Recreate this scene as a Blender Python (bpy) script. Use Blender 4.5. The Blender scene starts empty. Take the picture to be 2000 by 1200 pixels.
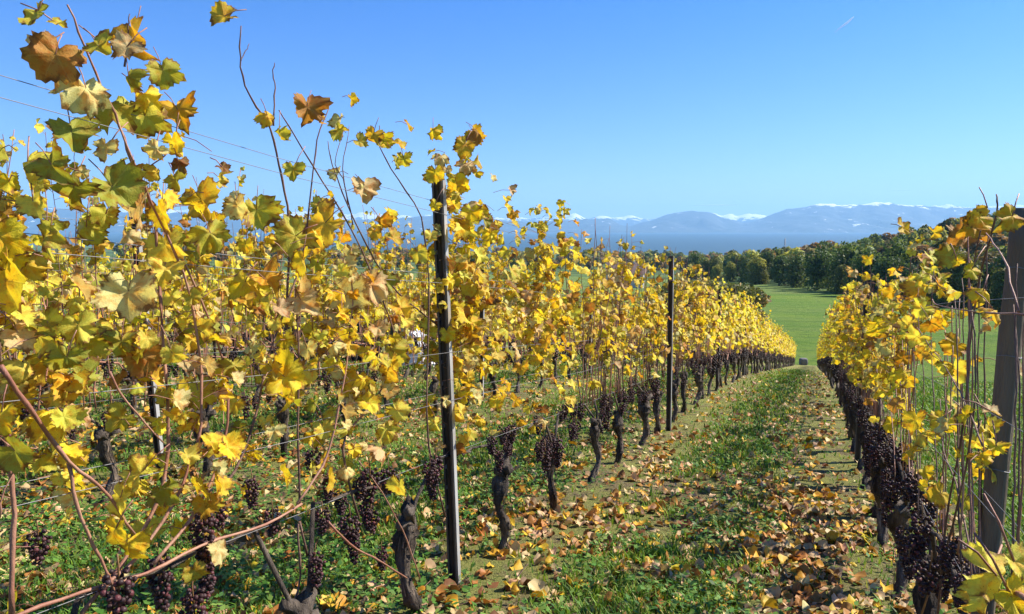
import bpy, math, random
import numpy as np
from mathutils import Matrix, Vector

random.seed(7); RNG = np.random.default_rng(11)
SC = bpy.context.scene
COL = SC.collection
R = math.radians

# ------------------------------------------------------------------ camera
F = 1400.0 / 2000.0 * 36.0
PITCH = R(6.3)
cam_d = bpy.data.cameras.new('camera'); cam = bpy.data.objects.new('camera', cam_d); COL.objects.link(cam)
cam_d.sensor_width = 36.0; cam_d.lens = F; cam_d.clip_start = 0.05; cam_d.clip_end = 90000.0
cam.location = (0, 0, 0); cam.rotation_euler = (math.pi / 2 - PITCH, 0, 0)
SC.camera = cam

# ------------------------------------------------------------------ world and sun
SUN_EL = R(42.0)
SUN_AZ_X = R(15.0)                       # towards the sun: +x turned 15 degrees to +y
sun_dir = Vector((math.cos(SUN_EL) * math.cos(SUN_AZ_X), math.cos(SUN_EL) * math.sin(SUN_AZ_X), math.sin(SUN_EL)))
w = bpy.data.worlds.new('World'); SC.world = w; w.use_nodes = True
nt = w.node_tree
sky = nt.nodes.new('ShaderNodeTexSky'); sky.sky_type = 'NISHITA'; sky.sun_disc = False
sky.sun_elevation = SUN_EL
sky.sun_rotation = math.pi / 2 - SUN_AZ_X   # measured from +y, clockwise
sky.altitude = 300; sky.air_density = 1.0; sky.dust_density = 0.35; sky.ozone_density = 3.0
tint = nt.nodes.new('ShaderNodeMix'); tint.data_type = 'RGBA'; tint.blend_type = 'MULTIPLY'
tint.inputs[0].default_value = 1.0
wtc = nt.nodes.new('ShaderNodeTexCoord'); wsep = nt.nodes.new('ShaderNodeSeparateXYZ'); nt.links.new(wtc.outputs['Generated'], wsep.inputs[0])
wmr = nt.nodes.new('ShaderNodeMapRange'); wmr.inputs[1].default_value = 0.0; wmr.inputs[2].default_value = .42; nt.links.new(wsep.outputs[2], wmr.inputs[0])
wmx = nt.nodes.new('ShaderNodeMix'); wmx.data_type = 'RGBA'; nt.links.new(wmr.outputs[0], wmx.inputs[0])
wmx.inputs[6].default_value = (0.70, 0.85, 1.36, 1); wmx.inputs[7].default_value = (0.14, 0.67, 1.34, 1)
nt.links.new(wmx.outputs[2], tint.inputs[7])
nt.links.new(sky.outputs[0], tint.inputs[6])
bg = nt.nodes['Background']; bg.inputs[1].default_value = 0.05
nt.links.new(tint.outputs[2], bg.inputs[0])

sd = bpy.data.lights.new('sun', 'SUN'); sd.energy = 3.5; sd.angle = R(0.53); sd.color = (1.0, 0.91, 0.77)
sun = bpy.data.objects.new('sun', sd); COL.objects.link(sun)
sun.rotation_euler = sun_dir.to_track_quat('Z', 'Y').to_euler()
sun.location = (30, 12, 40)
SC.view_settings.view_transform = 'Standard'; SC.view_settings.look = 'None'
SC.view_settings.gamma = 1.0; SC.view_settings.exposure = 1.58; SC.view_settings.use_curve_mapping = False
SC.cycles.max_bounces = 8; SC.cycles.diffuse_bounces = 3; SC.cycles.glossy_bounces = 2
SC.cycles.transmission_bounces = 4; SC.cycles.volume_bounces = 1; SC.cycles.transparent_max_bounces = 8
SC.cycles.use_fast_gi = False

# ------------------------------------------------------------------ coordinates
A = R(23.07); SA, CA = math.sin(A), math.cos(A)      # direction of the vine rows, downhill
ROW_ROT = math.atan2(CA, SA)
def ray(px, py):
    a, b = (px - 1000) / 1400.0, (600 - py) / 1400.0
    return np.array([a, math.cos(PITCH) + b * math.sin(PITCH), -math.sin(PITCH) + b * math.cos(PITCH)])
def at_depth(px, py, y):
    d = ray(px, py); return d * (y / d[1])
def on_row(px, py, v):
    d = ray(px, py); return d * (v / (d[0] * CA - d[1] * SA))
def uv2xy(u, v):
    return u * SA + v * CA, u * CA - v * SA
def xy2uv(x, y):
    return x * SA + y * CA, x * CA - y * SA

def _h(ix, iy, s):
    n = (ix.astype(np.int64) * 374761393 + iy.astype(np.int64) * 668265263 + s * 1442695041) & 0x7fffffff
    n = ((n ^ (n >> 13)) * 1274126177) & 0x7fffffff
    return ((n ^ (n >> 16)) & 0xffff) / 65535.0
def vnoise(x, y, s=0):
    x = np.asarray(x, float); y = np.asarray(y, float)
    ix, iy = np.floor(x), np.floor(y); fx, fy = x - ix, y - iy
    fx = fx * fx * (3 - 2 * fx); fy = fy * fy * (3 - 2 * fy)
    a, b, c, d = _h(ix, iy, s), _h(ix + 1, iy, s), _h(ix, iy + 1, s), _h(ix + 1, iy + 1, s)
    return (a * (1 - fx) + b * fx) * (1 - fy) + (c * (1 - fx) + d * fx) * fy
def fbm(x, y, s=0, o=4):
    t, am, n = 0, 0.5, 0
    for k in range(o):
        t = t + am * vnoise(x * 2 ** k, y * 2 ** k, s + k * 17); n += am; am *= .5
    return t / n

_U = np.array([-4000, -400, -60, 0, 11, 17, 24, 67, 71, 110, 150, 300, 600, 1100, 2000, 2300, 2700, 60000], float)
_D = np.array([-60, -25, -5.37, 1.36, 2.594, 3.42, 4.60, 12.05, 12.6, 14.0, 15.6, 23.0, 37, 56, 78, 84, 95, 95], float)
def drop_tab(u):
    return (np.interp(u - 1, _U, _D) + np.interp(u + 1, _U, _D) + 2 * np.interp(u, _U, _D)) / 4
def sstep(a, b, x):
    t = np.clip((x - a) / (b - a), 0, 1); return t * t * (3 - 2 * t)
def hill(x, y):
    yy = np.maximum(y, 1.0); t = np.where(y > 1, x / yy, np.where(x > 0, 3.0, -3.0))
    r = np.hypot(x, y)
    g = sstep(170, 560, r) * (1 - sstep(900, 1700, r))
    return 38 * sstep(.22, .85, t) * g
def ground_z(x, y, micro=True):
    x = np.asarray(x, float); y = np.asarray(y, float)
    u, v = xy2uv(x, y)
    z = -drop_tab(u) + hill(x, y)
    r = np.hypot(x, y)
    z = z + sstep(80, 600, r) * 5 * (fbm(x / 180, y / 180, 5) - .5)
    if micro:
        k = 1 - sstep(30, 60, r)
        z = z + k * (.05 * (fbm(x / .9, y / .9, 1) - .5) + .02 * (vnoise(x / .16, y / .16, 2) - .5))
    return z
def gz(x, y): return float(ground_z(x, y))
LAKE = -82.0

# ------------------------------------------------------------------ mesh builder
class MB:
    def __init__(s): s.V, s.T, s.Q, s.C, s.n = [], [], [], [], 0
    def add(s, V, T=None, Q=None, c=None):
        V = np.asarray(V, float).reshape(-1, 3)
        if T is not None and len(T): s.T.append(np.asarray(T, np.int64).reshape(-1, 3) + s.n)
        if Q is not None and len(Q): s.Q.append(np.asarray(Q, np.int64).reshape(-1, 4) + s.n)
        if c is None: c = (1, 1, 1, 0)
        c = np.asarray(c, float)
        if c.ndim == 1: c = np.tile(c, (len(V), 1))
        s.V.append(V); s.C.append(c); s.n += len(V); return s
    def mesh(s, name, mat, smooth=True):
        V = np.concatenate(s.V); C = np.concatenate(s.C)
        T = np.concatenate(s.T) if s.T else np.zeros((0, 3), np.int64)
        Q = np.concatenate(s.Q) if s.Q else np.zeros((0, 4), np.int64)
        me = bpy.data.meshes.new(name)
        me.vertices.add(len(V)); me.vertices.foreach_set('co', V.astype(np.float32).ravel())
        L = np.concatenate([T.ravel(), Q.ravel()]).astype(np.int32)
        me.loops.add(len(L)); me.loops.foreach_set('vertex_index', L)
        st = np.concatenate([np.arange(len(T)) * 3, len(T) * 3 + np.arange(len(Q)) * 4]).astype(np.int32)
        me.polygons.add(len(st)); me.polygons.foreach_set('loop_start', st)
        me.polygons.foreach_set('use_smooth', np.full(len(st), smooth))
        at = me.color_attributes.new('Col', 'FLOAT_COLOR', 'POINT')
        at.data.foreach_set('color', C.astype(np.float32).ravel())
        me.update(calc_edges=True); me.validate()
        if mat: me.materials.append(mat)
        return me
    def obj(s, name, mat, parent=None, smooth=True):
        return put(name, s.mesh(name, mat, smooth), parent)
def put(name, me, parent=None, M=None, color=None):
    o = bpy.data.objects.new(name, me); COL.objects.link(o)
    if parent is not None: o.parent = parent
    if M is not None: o.matrix_basis = M
    if color is not None: o.color = color
    return o
def tag(o, label=None, cat=None, group=None, kind=None):
    if label: o['label'] = label
    if cat: o['category'] = cat
    if group: o['group'] = group
    if kind: o['kind'] = kind
    return o
def empty(name, loc, rz=0.0):
    o = bpy.data.objects.new(name, None); COL.objects.link(o); o.location = loc; o.rotation_euler = (0, 0, rz)
    o.empty_display_size = .1; return o

def tube(mb, P, rad, k=6, c=None, cap=True):
    P = np.asarray(P, float); n = len(P); rad = np.broadcast_to(np.asarray(rad, float), (n,))
    T = np.gradient(P, axis=0); T /= np.linalg.norm(T, axis=1)[:, None] + 1e-9
    ref = np.array([0, 0, 1.]) if abs(T[0][2]) < .9 else np.array([1., 0, 0])
    X = np.cross(T, ref); X /= np.linalg.norm(X, axis=1)[:, None] + 1e-9
    Y = np.cross(T, X)
    th = np.arange(k) * 2 * math.pi / k
    V = P[:, None, :] + rad[:, None, None] * (np.cos(th)[None, :, None] * X[:, None, :] + np.sin(th)[None, :, None] * Y[:, None, :])
    i = np.arange(n - 1)[:, None] * k; j = np.arange(k)[None, :]; j2 = (j + 1) % k
    Q = np.stack([i + j, i + j2, i + k + j2, i + k + j], -1).reshape(-1, 4)
    V = V.reshape(-1, 3)
    Tt = []
    if cap:
        V = np.vstack([V, P[0], P[-1]])
        a, b = n * k, n * k + 1
        Tt = [(a, (q + 1) % k, q) for q in range(k)] + [(b, (n - 1) * k + q, (n - 1) * k + (q + 1) % k) for q in range(k)]
    mb.add(V, Tt, Q, c); return mb
def box(mb, lo, hi, c=None, M=None):
    x0, y0, z0 = lo; x1, y1, z1 = hi
    V = np.array([(x0, y0, z0), (x1, y0, z0), (x1, y1, z0), (x0, y1, z0), (x0, y0, z1), (x1, y0, z1), (x1, y1, z1), (x0, y1, z1)], float)
    if M is not None: V = V @ M[:3, :3].T + M[:3, 3]
    mb.add(V, None, [(0, 3, 2, 1), (4, 5, 6, 7), (0, 1, 5, 4), (1, 2, 6, 5), (2, 3, 7, 6), (3, 0, 4, 7)], c); return mb
def ico(sub=0):
    t = (1 + 5 ** .5) / 2
    V = np.array([(-1, t, 0), (1, t, 0), (-1, -t, 0), (1, -t, 0), (0, -1, t), (0, 1, t), (0, -1, -t), (0, 1, -t), (t, 0, -1), (t, 0, 1), (-t, 0, -1), (-t, 0, 1)], float)
    Fc = [(0, 11, 5), (0, 5, 1), (0, 1, 7), (0, 7, 10), (0, 10, 11), (1, 5, 9), (5, 11, 4), (11, 10, 2), (10, 7, 6), (7, 1, 8), (3, 9, 4), (3, 4, 2), (3, 2, 6), (3, 6, 8), (3, 8, 9), (4, 9, 5), (2, 4, 11), (6, 2, 10), (8, 6, 7), (9, 8, 1)]
    V /= np.linalg.norm(V[0])
    for _ in range(sub):
        V = list(map(tuple, V)); cache = {}; nf = []
        def mid(a, b):
            key = (min(a, b), max(a, b))
            if key not in cache:
                m = (np.array(V[a]) + np.array(V[b])) / 2; m /= np.linalg.norm(m); V.append(tuple(m)); cache[key] = len(V) - 1
            return cache[key]
        for a, b, c in Fc:
            x, y, z = mid(a, b), mid(b, c), mid(c, a); nf += [(a, x, z), (b, y, x), (c, z, y), (x, y, z)]
        Fc = nf; V = np.array(V)
    return V, np.array(Fc)
ICO0, ICO1 = ico(0), ico(1)

# ------------------------------------------------------------------ materials
def newmat(name):
    m = bpy.data.materials.new(name); m.use_nodes = True
    nt = m.node_tree; b = nt.nodes['Principled BSDF']; return m, nt, b
class NT:
    def __init__(s, nt): s.nt = nt
    def n(s, t, **kw):
        x = s.nt.nodes.new(t)
        for k, v in kw.items(): setattr(x, k, v)
        return x
    def l(s, a, b): s.nt.links.new(a, b)
    def math(s, op, a, b=None, c=None, clamp=False):
        x = s.n('ShaderNodeMath', operation=op, use_clamp=clamp)
        for i, q in enumerate((a, b, c)):
            if q is None: continue
            if isinstance(q, (int, float)): x.inputs[i].default_value = q
            else: s.l(q, x.inputs[i])
        return x.outputs[0]
    def mix(s, f, a, b, mode='MIX'):
        x = s.n('ShaderNodeMix', data_type='RGBA', blend_type=mode)
        for i, q in ((0, f), (6, a), (7, b)):
            if isinstance(q, (int, float)): x.inputs[i].default_value = q
            elif isinstance(q, tuple): x.inputs[i].default_value = q if len(q) == 4 else q + (1,)
            else: s.l(q, x.inputs[i])
        return x.outputs[2]
    def noise(s, vec, scale, detail=3, rough=.5, dim='3D'):
        x = s.n('ShaderNodeTexNoise'); x.inputs['Scale'].default_value = scale; x.inputs['Detail'].default_value = detail
        x.inputs['Roughness'].default_value = rough
        if vec is not None: s.l(vec, x.inputs['Vector'])
        return x.outputs[0]
    def ss(s, v, a, b):
        x = s.n('ShaderNodeMapRange', interpolation_type='SMOOTHSTEP'); s.l(v, x.inputs[0])
        x.inputs[1].default_value = a; x.inputs[2].default_value = b; return x.outputs[0]
    def bump(s, h, st, dist, bsdf):
        x = s.n('ShaderNodeBump'); x.inputs['Strength'].default_value = st; x.inputs['Distance'].default_value = dist
        s.l(h, x.inputs['Height']); s.l(x.outputs[0], bsdf.inputs['Normal']); return x.outputs[0]

def leaf_material(name, near, transl=.45, dry=0.0):
    m, nt, b = newmat(name); g = NT(nt)
    oi = g.n('ShaderNodeObjectInfo'); at = g.n('ShaderNodeAttribute', attribute_name='Col')
    tc = g.n('ShaderNodeTexCoord')
    base = g.mix(1.0, oi.outputs['Color'], at.outputs['Color'], 'MULTIPLY')
    if near:
        off = g.n('ShaderNodeVectorMath', operation='ADD'); g.l(tc.outputs['Object'], off.inputs[0])
        cmb = g.n('ShaderNodeCombineXYZ'); r50 = g.math('MULTIPLY', oi.outputs['Random'], 50.0)
        g.l(r50, cmb.inputs[2]); g.l(cmb.outputs[0], off.inputs[1]); vec = off.outputs[0]
        n1 = g.noise(vec, 2.2, 3, .6)
        base = g.mix(g.math('MULTIPLY', g.ss(n1, .42, .68), .75), base, g.mix(1.0, base, (1.0, .55, .30), 'MULTIPLY'))
        n3 = g.noise(vec, 3.4, 2, .5)
        base = g.mix(g.math('MULTIPLY', g.ss(n3, .52, .66), .40), base, g.mix(.5, base, (.30, .36, .06)))
        # veins: five main veins from the petiole point
        sep = g.n('ShaderNodeSeparateXYZ'); g.l(tc.outputs['Object'], sep.inputs[0]); X, Y = sep.outputs[0], sep.outputs[1]
        vein = None
        for dg in (0, 50, -50, 104, -104):
            dx, dy = math.sin(R(dg)), math.cos(R(dg))
            cr = g.math('ABSOLUTE', g.math('SUBTRACT', g.math('MULTIPLY', X, dy), g.math('MULTIPLY', Y, dx)))
            dt = g.math('ADD', g.math('MULTIPLY', X, dx), g.math('MULTIPLY', Y, dy))
            mk = g.math('MULTIPLY', g.math('SUBTRACT', 1.0, g.ss(cr, .008, .026)), g.ss(dt, -.02, .03))
            vein = mk if vein is None else g.math('MAXIMUM', vein, mk)
        base = g.mix(g.math('MULTIPLY', vein, .32), base, g.mix(.35, base, (.62, .60, .22)))
        edge = g.math('ADD', at.outputs['Alpha'], g.math('MULTIPLY', g.math('SUBTRACT', n1, .5), 1.3))
        base = g.mix(g.math('MULTIPLY', g.ss(edge, .80, 1.04), .85), base, (.20, .085, .025))
        sp = g.noise(vec, 22, 2, .6)
        base = g.mix(g.math('MULTIPLY', g.ss(sp, .62, .72), .6), base, (.22, .09, .02))
        hgt = g.math('ADD', g.math('MULTIPLY', vein, -.6), g.noise(vec, 14, 3, .6))
        nrm = g.bump(hgt, .22, .02, b)
    else:
        n1 = g.noise(tc.outputs['Object'], 18, 2, .6); nrm = None
        base = g.mix(g.math('MULTIPLY', g.ss(n1, .5, .7), .5), base, g.mix(1.0, base, (.95, .6, .4), 'MULTIPLY'))
    g.l(base, b.inputs['Base Color']); b.inputs['Roughness'].default_value = .55
    b.inputs['Specular IOR Level'].default_value = .25
    tr = g.n('ShaderNodeBsdfTranslucent'); tcol = g.mix(1.0, base, (1.0, .92, .55), 'MULTIPLY'); g.l(tcol, tr.inputs[0])
    if nrm is not None: g.l(nrm, tr.inputs['Normal'])
    mx = g.n('ShaderNodeMixShader'); mx.inputs[0].default_value = transl
    g.l(b.outputs[0], mx.inputs[1]); g.l(tr.outputs[0], mx.inputs[2])
    g.l(mx.outputs[0], nt.nodes['Material Output'].inputs[0]); return m
M_LEAF = leaf_material('vine_leaf', True, .46)
M_LEAFJ = leaf_material('vine_foliage', False, .46)
M_DRY = leaf_material('fallen_leaf', True, .18)
M_DRYJ = leaf_material('leaf_litter', False, .18)
M_GRASS = leaf_material('grass_blade', False, .35)
M_TREE = leaf_material('tree_foliage', False, .42)

def simple(name, col, rough=.7, metal=0.0, ns=None, nc=None, bump=0, bs=30, vs=(1, 1, 1), attr=False):
    m, nt, b = newmat(name); g = NT(nt); tc = g.n('ShaderNodeTexCoord'); mp = g.n('ShaderNodeMapping'); mp.inputs['Scale'].default_value = vs
    g.l(tc.outputs['Object'], mp.inputs[0]); vec = mp.outputs[0]
    base = col + (1,)
    if nc: base = g.mix(g.ss(g.noise(vec, ns, 4, .6), .35, .65), base, nc + (1,))
    if attr:
        at = g.n('ShaderNodeAttribute', attribute_name='Col'); base = g.mix(1.0, base, at.outputs['Color'], 'MULTIPLY')
    if isinstance(base, tuple): b.inputs['Base Color'].default_value = base
    else: g.l(base, b.inputs['Base Color'])
    b.inputs['Roughness'].default_value = rough; b.inputs['Metallic'].default_value = metal
    if bump: g.bump(g.noise(vec, bs, 5, .65), bump, .02, b)
    return m
M_BARK = simple('vine_bark', (.025, .018, .014), .95, 0, 14, (.14, .11, .085), 1.0, 90, (1, 1, .16), True)
M_CANE = simple('cane', (.24, .095, .06), .6, 0, 9, (.38, .20, .13), .3, 60, (1, 1, .3))
M_CANED = simple('cane_dark', (.10, .05, .038), .7, 0, 9, (.20, .11, .075), .3, 60)
M_GRAPE, _nt, _b = newmat('grape_skin'); _g = NT(_nt)
_at = _g.n('ShaderNodeAttribute', attribute_name='Col'); _tc = _g.n('ShaderNodeTexCoord')
_bl = _g.ss(_g.noise(_tc.outputs['Object'], 60, 2, .6), .45, .75)
_g.l(_g.mix(_g.math('MULTIPLY', _bl, .35), _at.outputs['Color'], (.11, .08, .09)), _b.inputs['Base Color'])
_b.inputs['Roughness'].default_value = .5; _b.inputs['Specular IOR Level'].default_value = .25
_g.bump(_g.noise(_tc.outputs['Object'], 140, 2, .5), .5, .004, _b)
M_STEEL = simple('galvanised_steel', (.48, .48, .48), .5, .25, 12, (.27, .265, .26), .15, 40, (1, 1, .2))
M_STEELD = simple('shade_dark_steel', (.10, .085, .075), .6, .2, 9, (.05, .042, .036), .2, 30, (1, 1, .15))  # shade of the post's open channel side put into the steel colour
M_WIRE = simple('wire_steel', (.22, .22, .23), .6, .4)
M_WOOD = simple('weathered_wood', (.22, .17, .115), .9, 0, 5, (.07, .052, .036), 1.0, 40, (1, 1, .06))
M_STONE = simple('stone', (.17, .165, .16), .9, 0, 3, (.11, .105, .10), .6, 12)
M_DGREEN = simple('dark_green_paint', (.018, .035, .025), .5, 0, 3, (.03, .045, .03), .1, 10)
M_RUBBER = simple('rubber', (.02, .02, .02), .85)
M_WHITE = simple('white_plastic_sheet', (.72, .73, .75), .45, 0, 5, (.6, .6, .63), .2, 20)
M_WALLP = simple('house_render', (.55, .52, .47), .9, 0, 1, (.5, .47, .42), .1, 5)
M_ROOF = simple('roof_tile', (.16, .10, .08), .85, 0, 2, (.22, .14, .11), .4, 8)
M_PANE = simple('window_pane', (.03, .04, .05), .12)
M_TRUNK = simple('tree_bark', (.07, .055, .045), .95, 0, 3, (.11, .09, .07), .6, 8)

def ground_material(name, mode):
    m, nt, b = newmat(name); g = NT(nt); geo = g.n('ShaderNodeNewGeometry'); P = geo.outputs['Position']
    n1 = g.noise(P, 1.7, 5, .65); n2 = g.noise(P, 9, 4, .7); n3 = g.noise(P, 60, 4, .7); n4 = g.noise(P, 190, 2, .7)
    if mode == 'near':
        soil = g.mix(g.ss(n3, .35, .65), (.085, .062, .036), (.27, .21, .12))
        moss = g.mix(g.ss(n4, .35, .65), (.12, .15, .030), (.32, .31, .10))
        base = g.mix(g.ss(g.math('ADD', g.math('MULTIPLY', n1, .6), g.math('MULTIPLY', n2, .4)), .39, .54), soil, moss)
        g.l(base, b.inputs['Base Color'])
        g.bump(g.math('ADD', n3, g.math('MULTIPLY', n4, .6)), 1.0, .03, b)
    elif mode == 'meadow':
        n0 = g.noise(P, .045, 3, .6); mp = g.n('ShaderNodeMapping'); mp.inputs['Rotation'].default_value = (0, 0, R(-8)); mp.inputs['Scale'].default_value = (.02, .35, 1)
        g.l(P, mp.inputs[0]); nb = g.noise(mp.outputs[0], 1, 3, .6)
        base = g.mix(g.ss(n0, .35, .65), (.095, .185, .022), (.17, .245, .034))
        base = g.mix(g.math('MULTIPLY', g.ss(nb, .42, .60), .8), base, (.145, .205, .045))
        base = g.mix(g.math('MULTIPLY', g.ss(g.noise(P, .7, 5, .8), .45, .62), .6), base, (.050, .125, .018))
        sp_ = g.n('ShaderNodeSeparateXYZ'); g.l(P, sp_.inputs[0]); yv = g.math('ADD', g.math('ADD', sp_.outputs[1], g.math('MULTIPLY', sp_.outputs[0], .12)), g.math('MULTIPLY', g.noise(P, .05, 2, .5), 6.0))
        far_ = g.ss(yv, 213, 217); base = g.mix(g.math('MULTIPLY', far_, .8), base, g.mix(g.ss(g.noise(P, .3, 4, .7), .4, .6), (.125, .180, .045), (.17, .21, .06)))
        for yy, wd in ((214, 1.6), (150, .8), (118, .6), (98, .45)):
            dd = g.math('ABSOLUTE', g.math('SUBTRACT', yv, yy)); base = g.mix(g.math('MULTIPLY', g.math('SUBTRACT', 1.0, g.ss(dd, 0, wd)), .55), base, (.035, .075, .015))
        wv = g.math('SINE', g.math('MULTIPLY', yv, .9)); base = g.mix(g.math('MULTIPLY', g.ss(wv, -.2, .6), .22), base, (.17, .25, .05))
        g.l(base, b.inputs['Base Color']); g.bump(g.noise(P, 2.5, 5, .8), 1.0, .4, b)
    else:
        n0 = g.noise(P, .006, 5, .6)
        base = g.mix(g.ss(n0, .45, .55), (.05, .085, .025), (.10, .15, .04))
        g.l(base, b.inputs['Base Color']); g.bump(g.noise(P, .15, 4, .7), .6, 2.0, b)
    b.inputs['Roughness'].default_value = .95; b.inputs['Specular IOR Level'].default_value = .1
    return m
MG_NEAR, MG_MEADOW, MG_FAR = ground_material('vineyard_soil', 'near'), ground_material('meadow_grass', 'meadow'), ground_material('far_land', 'far')

# ------------------------------------------------------------------ terrain: one polar sheet, split by zone
EDGE_T = np.array([-9, -.9, 0, .27, .33, .457, .593, .714, 9])
EDGE_D = np.array([420, 420, 400, 345, 290, 200, 150, 132, 120.])
def edge_depth(t): return np.interp(t, EDGE_T, EDGE_D)
radii = np.concatenate([[0.35], np.geomspace(.5, 14, 190), np.geomspace(14.4, 75, 110), np.geomspace(78, 900, 60), np.geomspace(950, 26000, 34)])
azf = np.linspace(-44, 44, 620); azb = np.linspace(46, 314, 70)
az = np.radians(np.concatenate([azf, azb]))
RR, AZ = np.meshgrid(radii, az, indexing='ij'); GX, GY = RR * np.sin(AZ), RR * np.cos(AZ)
GZ = ground_z(GX, GY)
nr, na = RR.shape
V = np.stack([GX, GY, GZ], -1).reshape(-1, 3)
i = np.arange(nr - 1)[:, None]; j = np.arange(na)[None, :]; j2 = (j + 1) % na
Qs = np.stack([i * na + j, i * na + j2, (i + 1) * na + j2, (i + 1) * na + j], -1)[..., ::-1].reshape(-1, 4)
cx = V[Qs].mean(1); cu, cv = xy2uv(cx[:, 0], cx[:, 1])
ct = np.where(cx[:, 1] > 1, cx[:, 0] / np.maximum(cx[:, 1], 1), 9)
is_mead = ((cu > 69.5) | ((cv > 1.15) & (cu > -50))) & (cx[:, 1] < edge_depth(ct)) & (cx[:, 1] > 0)
is_path = (~is_mead) & (cv > -1.2) & (cv < .2) & (cu < 69.5) & (cu > -20)
is_far = (~is_mead) & (~is_path) & (np.hypot(cx[:, 0], cx[:, 1]) > 90)
def part_mesh(name, mask, mat, kind='structure'):
    q = Qs[mask]; ids, inv = np.unique(q, return_inverse=True)
    mb = MB().add(V[ids], None, inv.reshape(-1, 4)); o = mb.obj(name, mat); o['kind'] = kind; return o
land = part_mesh('terrain', is_far, MG_FAR)
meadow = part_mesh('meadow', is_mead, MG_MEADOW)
path = part_mesh('grass_path', is_path, MG_NEAR)
ground = part_mesh('ground', ~(is_far | is_mead | is_path), MG_NEAR)
# small cap where the polar sheet begins
mb = MB(); a_ = np.arange(24) * math.pi / 12
mb.add(np.vstack([[0, 0, gz(0, 0)], np.stack([.4 * np.sin(a_), .4 * np.cos(a_), ground_z(.4 * np.sin(a_), .4 * np.cos(a_)) - .004], -1)]), [(0, 1 + (k + 1) % 24, 1 + k) for k in range(24)])
mb.obj('ground', MG_NEAR)['kind'] = 'structure'

# lake
mw, ntw, bw = newmat('lake_water'); gw = NT(ntw); bw.inputs['Specular IOR Level'].default_value = .4; bw.inputs['Base Color'].default_value = (.03, .07, .09, 1)
bw.inputs['Roughness'].default_value = .5; geo = gw.n('ShaderNodeNewGeometry'); gw.bump(gw.noise(geo.outputs['Position'], .03, 4, .6), .25, 4, bw)
mb = MB(); mb.add([(-24000, 1500, LAKE), (24000, 1500, LAKE), (24000, 24000, LAKE), (-24000, 24000, LAKE)], None, [(0, 1, 2, 3)])
mb.obj('lake_water', mw)['kind'] = 'structure'

# mountains
mm, ntm, bm_ = newmat('mountain_rock_and_snow'); gm = NT(ntm); geo = gm.n('ShaderNodeNewGeometry'); at = gm.n('ShaderNodeAttribute', attribute_name='Col')
nn = gm.noise(geo.outputs['Position'], .004, 6, .65); rock = gm.mix(gm.ss(nn, .4, .6), (.010, .022, .028), (.04, .052, .06))
gm.l(gm.mix(gm.ss(gm.math('ADD', at.outputs['Alpha'], gm.math('MULTIPLY', gm.math('SUBTRACT', nn, .5), 3.2)), .45, .6), rock, (.85, .87, .9)), bm_.inputs['Base Color'])
bm_.inputs['Roughness'].default_value = .9
gm.bump(nn, .8, 60, bm_)
def mountain(name, pts, Y, depth, rough, snow_h, seed, jag, base_z=LAKE - 5):
    xs = np.linspace(pts[0][0], pts[-1][0], 620); ys = np.interp(xs, [p[0] for p in pts], [p[1] for p in pts])
    k = np.ones(5) / 5; ys = np.convolve(np.pad(ys, 2, mode='edge'), k, 'valid'); ys = ys + jag * (fbm(xs / 22, xs * 0 + seed, seed, 4) - .5)
    crest = np.array([at_depth(x, y, Y) for x, y in zip(xs, ys)])
    rows = np.concatenate([np.linspace(-1, 0, 30), np.linspace(.05, 1, 14)])
    out = []; sn = []
    for s_ in rows:
        P = crest.copy(); k_ = 1 + s_ * depth / Y
        P[:, 0] *= k_; P[:, 1] *= k_
        ph = P[:, 0] / 520.0
        sp = fbm(ph + .8 * fbm(P[:, 1] / 900, ph, seed + 3) * 2, np.full_like(ph, s_ * 2.2 + 5), seed, 4)
        prof = (1 - abs(s_) ** (.85))
        H = crest[:, 2] - base_z
        amp = 4 * abs(s_) * (1 - abs(s_))
        P[:, 2] = base_z + H * np.clip(prof * (1 - .0 * amp) + rough * amp * (sp - .62), 0, 1) + (rough * 40 * (fbm(P[:, 0] / 260, P[:, 1] / 260, seed + 9) - .5) * (Y / 15000) * .7)
        out.append(P); sn.append(np.clip((P[:, 2] - snow_h) / (Y * .009) + .40, 0, 1))
    Vv = np.array(out); n, m_ = Vv.shape[:2]
    i = np.arange(n - 1)[:, None] * m_; j = np.arange(m_ - 1)[None, :]
    Q = np.stack([i + j, i + j + 1, i + m_ + j + 1, i + m_ + j], -1).reshape(-1, 4)
    c = np.ones((n * m_, 4)); c[:, 3] = np.array(sn).ravel()
    mb = MB().add(Vv.reshape(-1, 3), None, Q, c); o = mb.obj(name, mm); o['kind'] = 'structure'; return o
FR = [(-700, 405), (-300, 398), (0, 405), (300, 415), (520, 418), (640, 432), (760, 428), (880, 418), (960, 430), (1040, 436), (1120, 432), (1165, 427), (1195, 428), (1222, 444), (1240, 441), (1280, 426), (1310, 419), (1345, 411), (1372, 413), (1400, 421), (1430, 431), (1456, 437), (1490, 425), (1530, 412), (1562, 407), (1585, 401), (1603, 396), (1622, 397), (1650, 403), (1675, 398), (1700, 396), (1760, 398), (1800, 404), (1850, 406), (1900, 405), (1960, 408), (2050, 402), (2300, 410), (2700, 400)]
BK = [(-700, 400), (400, 410), (900, 425), (1050, 424), (1090, 424), (1112, 419), (1132, 417), (1150, 428), (1186, 418), (1206, 430), (1220, 424), (1240, 422), (1262, 428), (1300, 424), (1340, 420), (1400, 417), (1425, 421), (1450, 424), (1468, 414), (1486, 419), (1530, 424), (1700, 410), (1840, 405), (1862, 398), (1874, 400), (1890, 408), (1960, 404), (1985, 399), (2100, 400), (2700, 395)]
mountain('mountain_range', FR, 15000, 2800, .55, 438, 3, 8)
mountain('mountain_range', BK, 21000, 3000, .7, 235, 21, 12)

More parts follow.
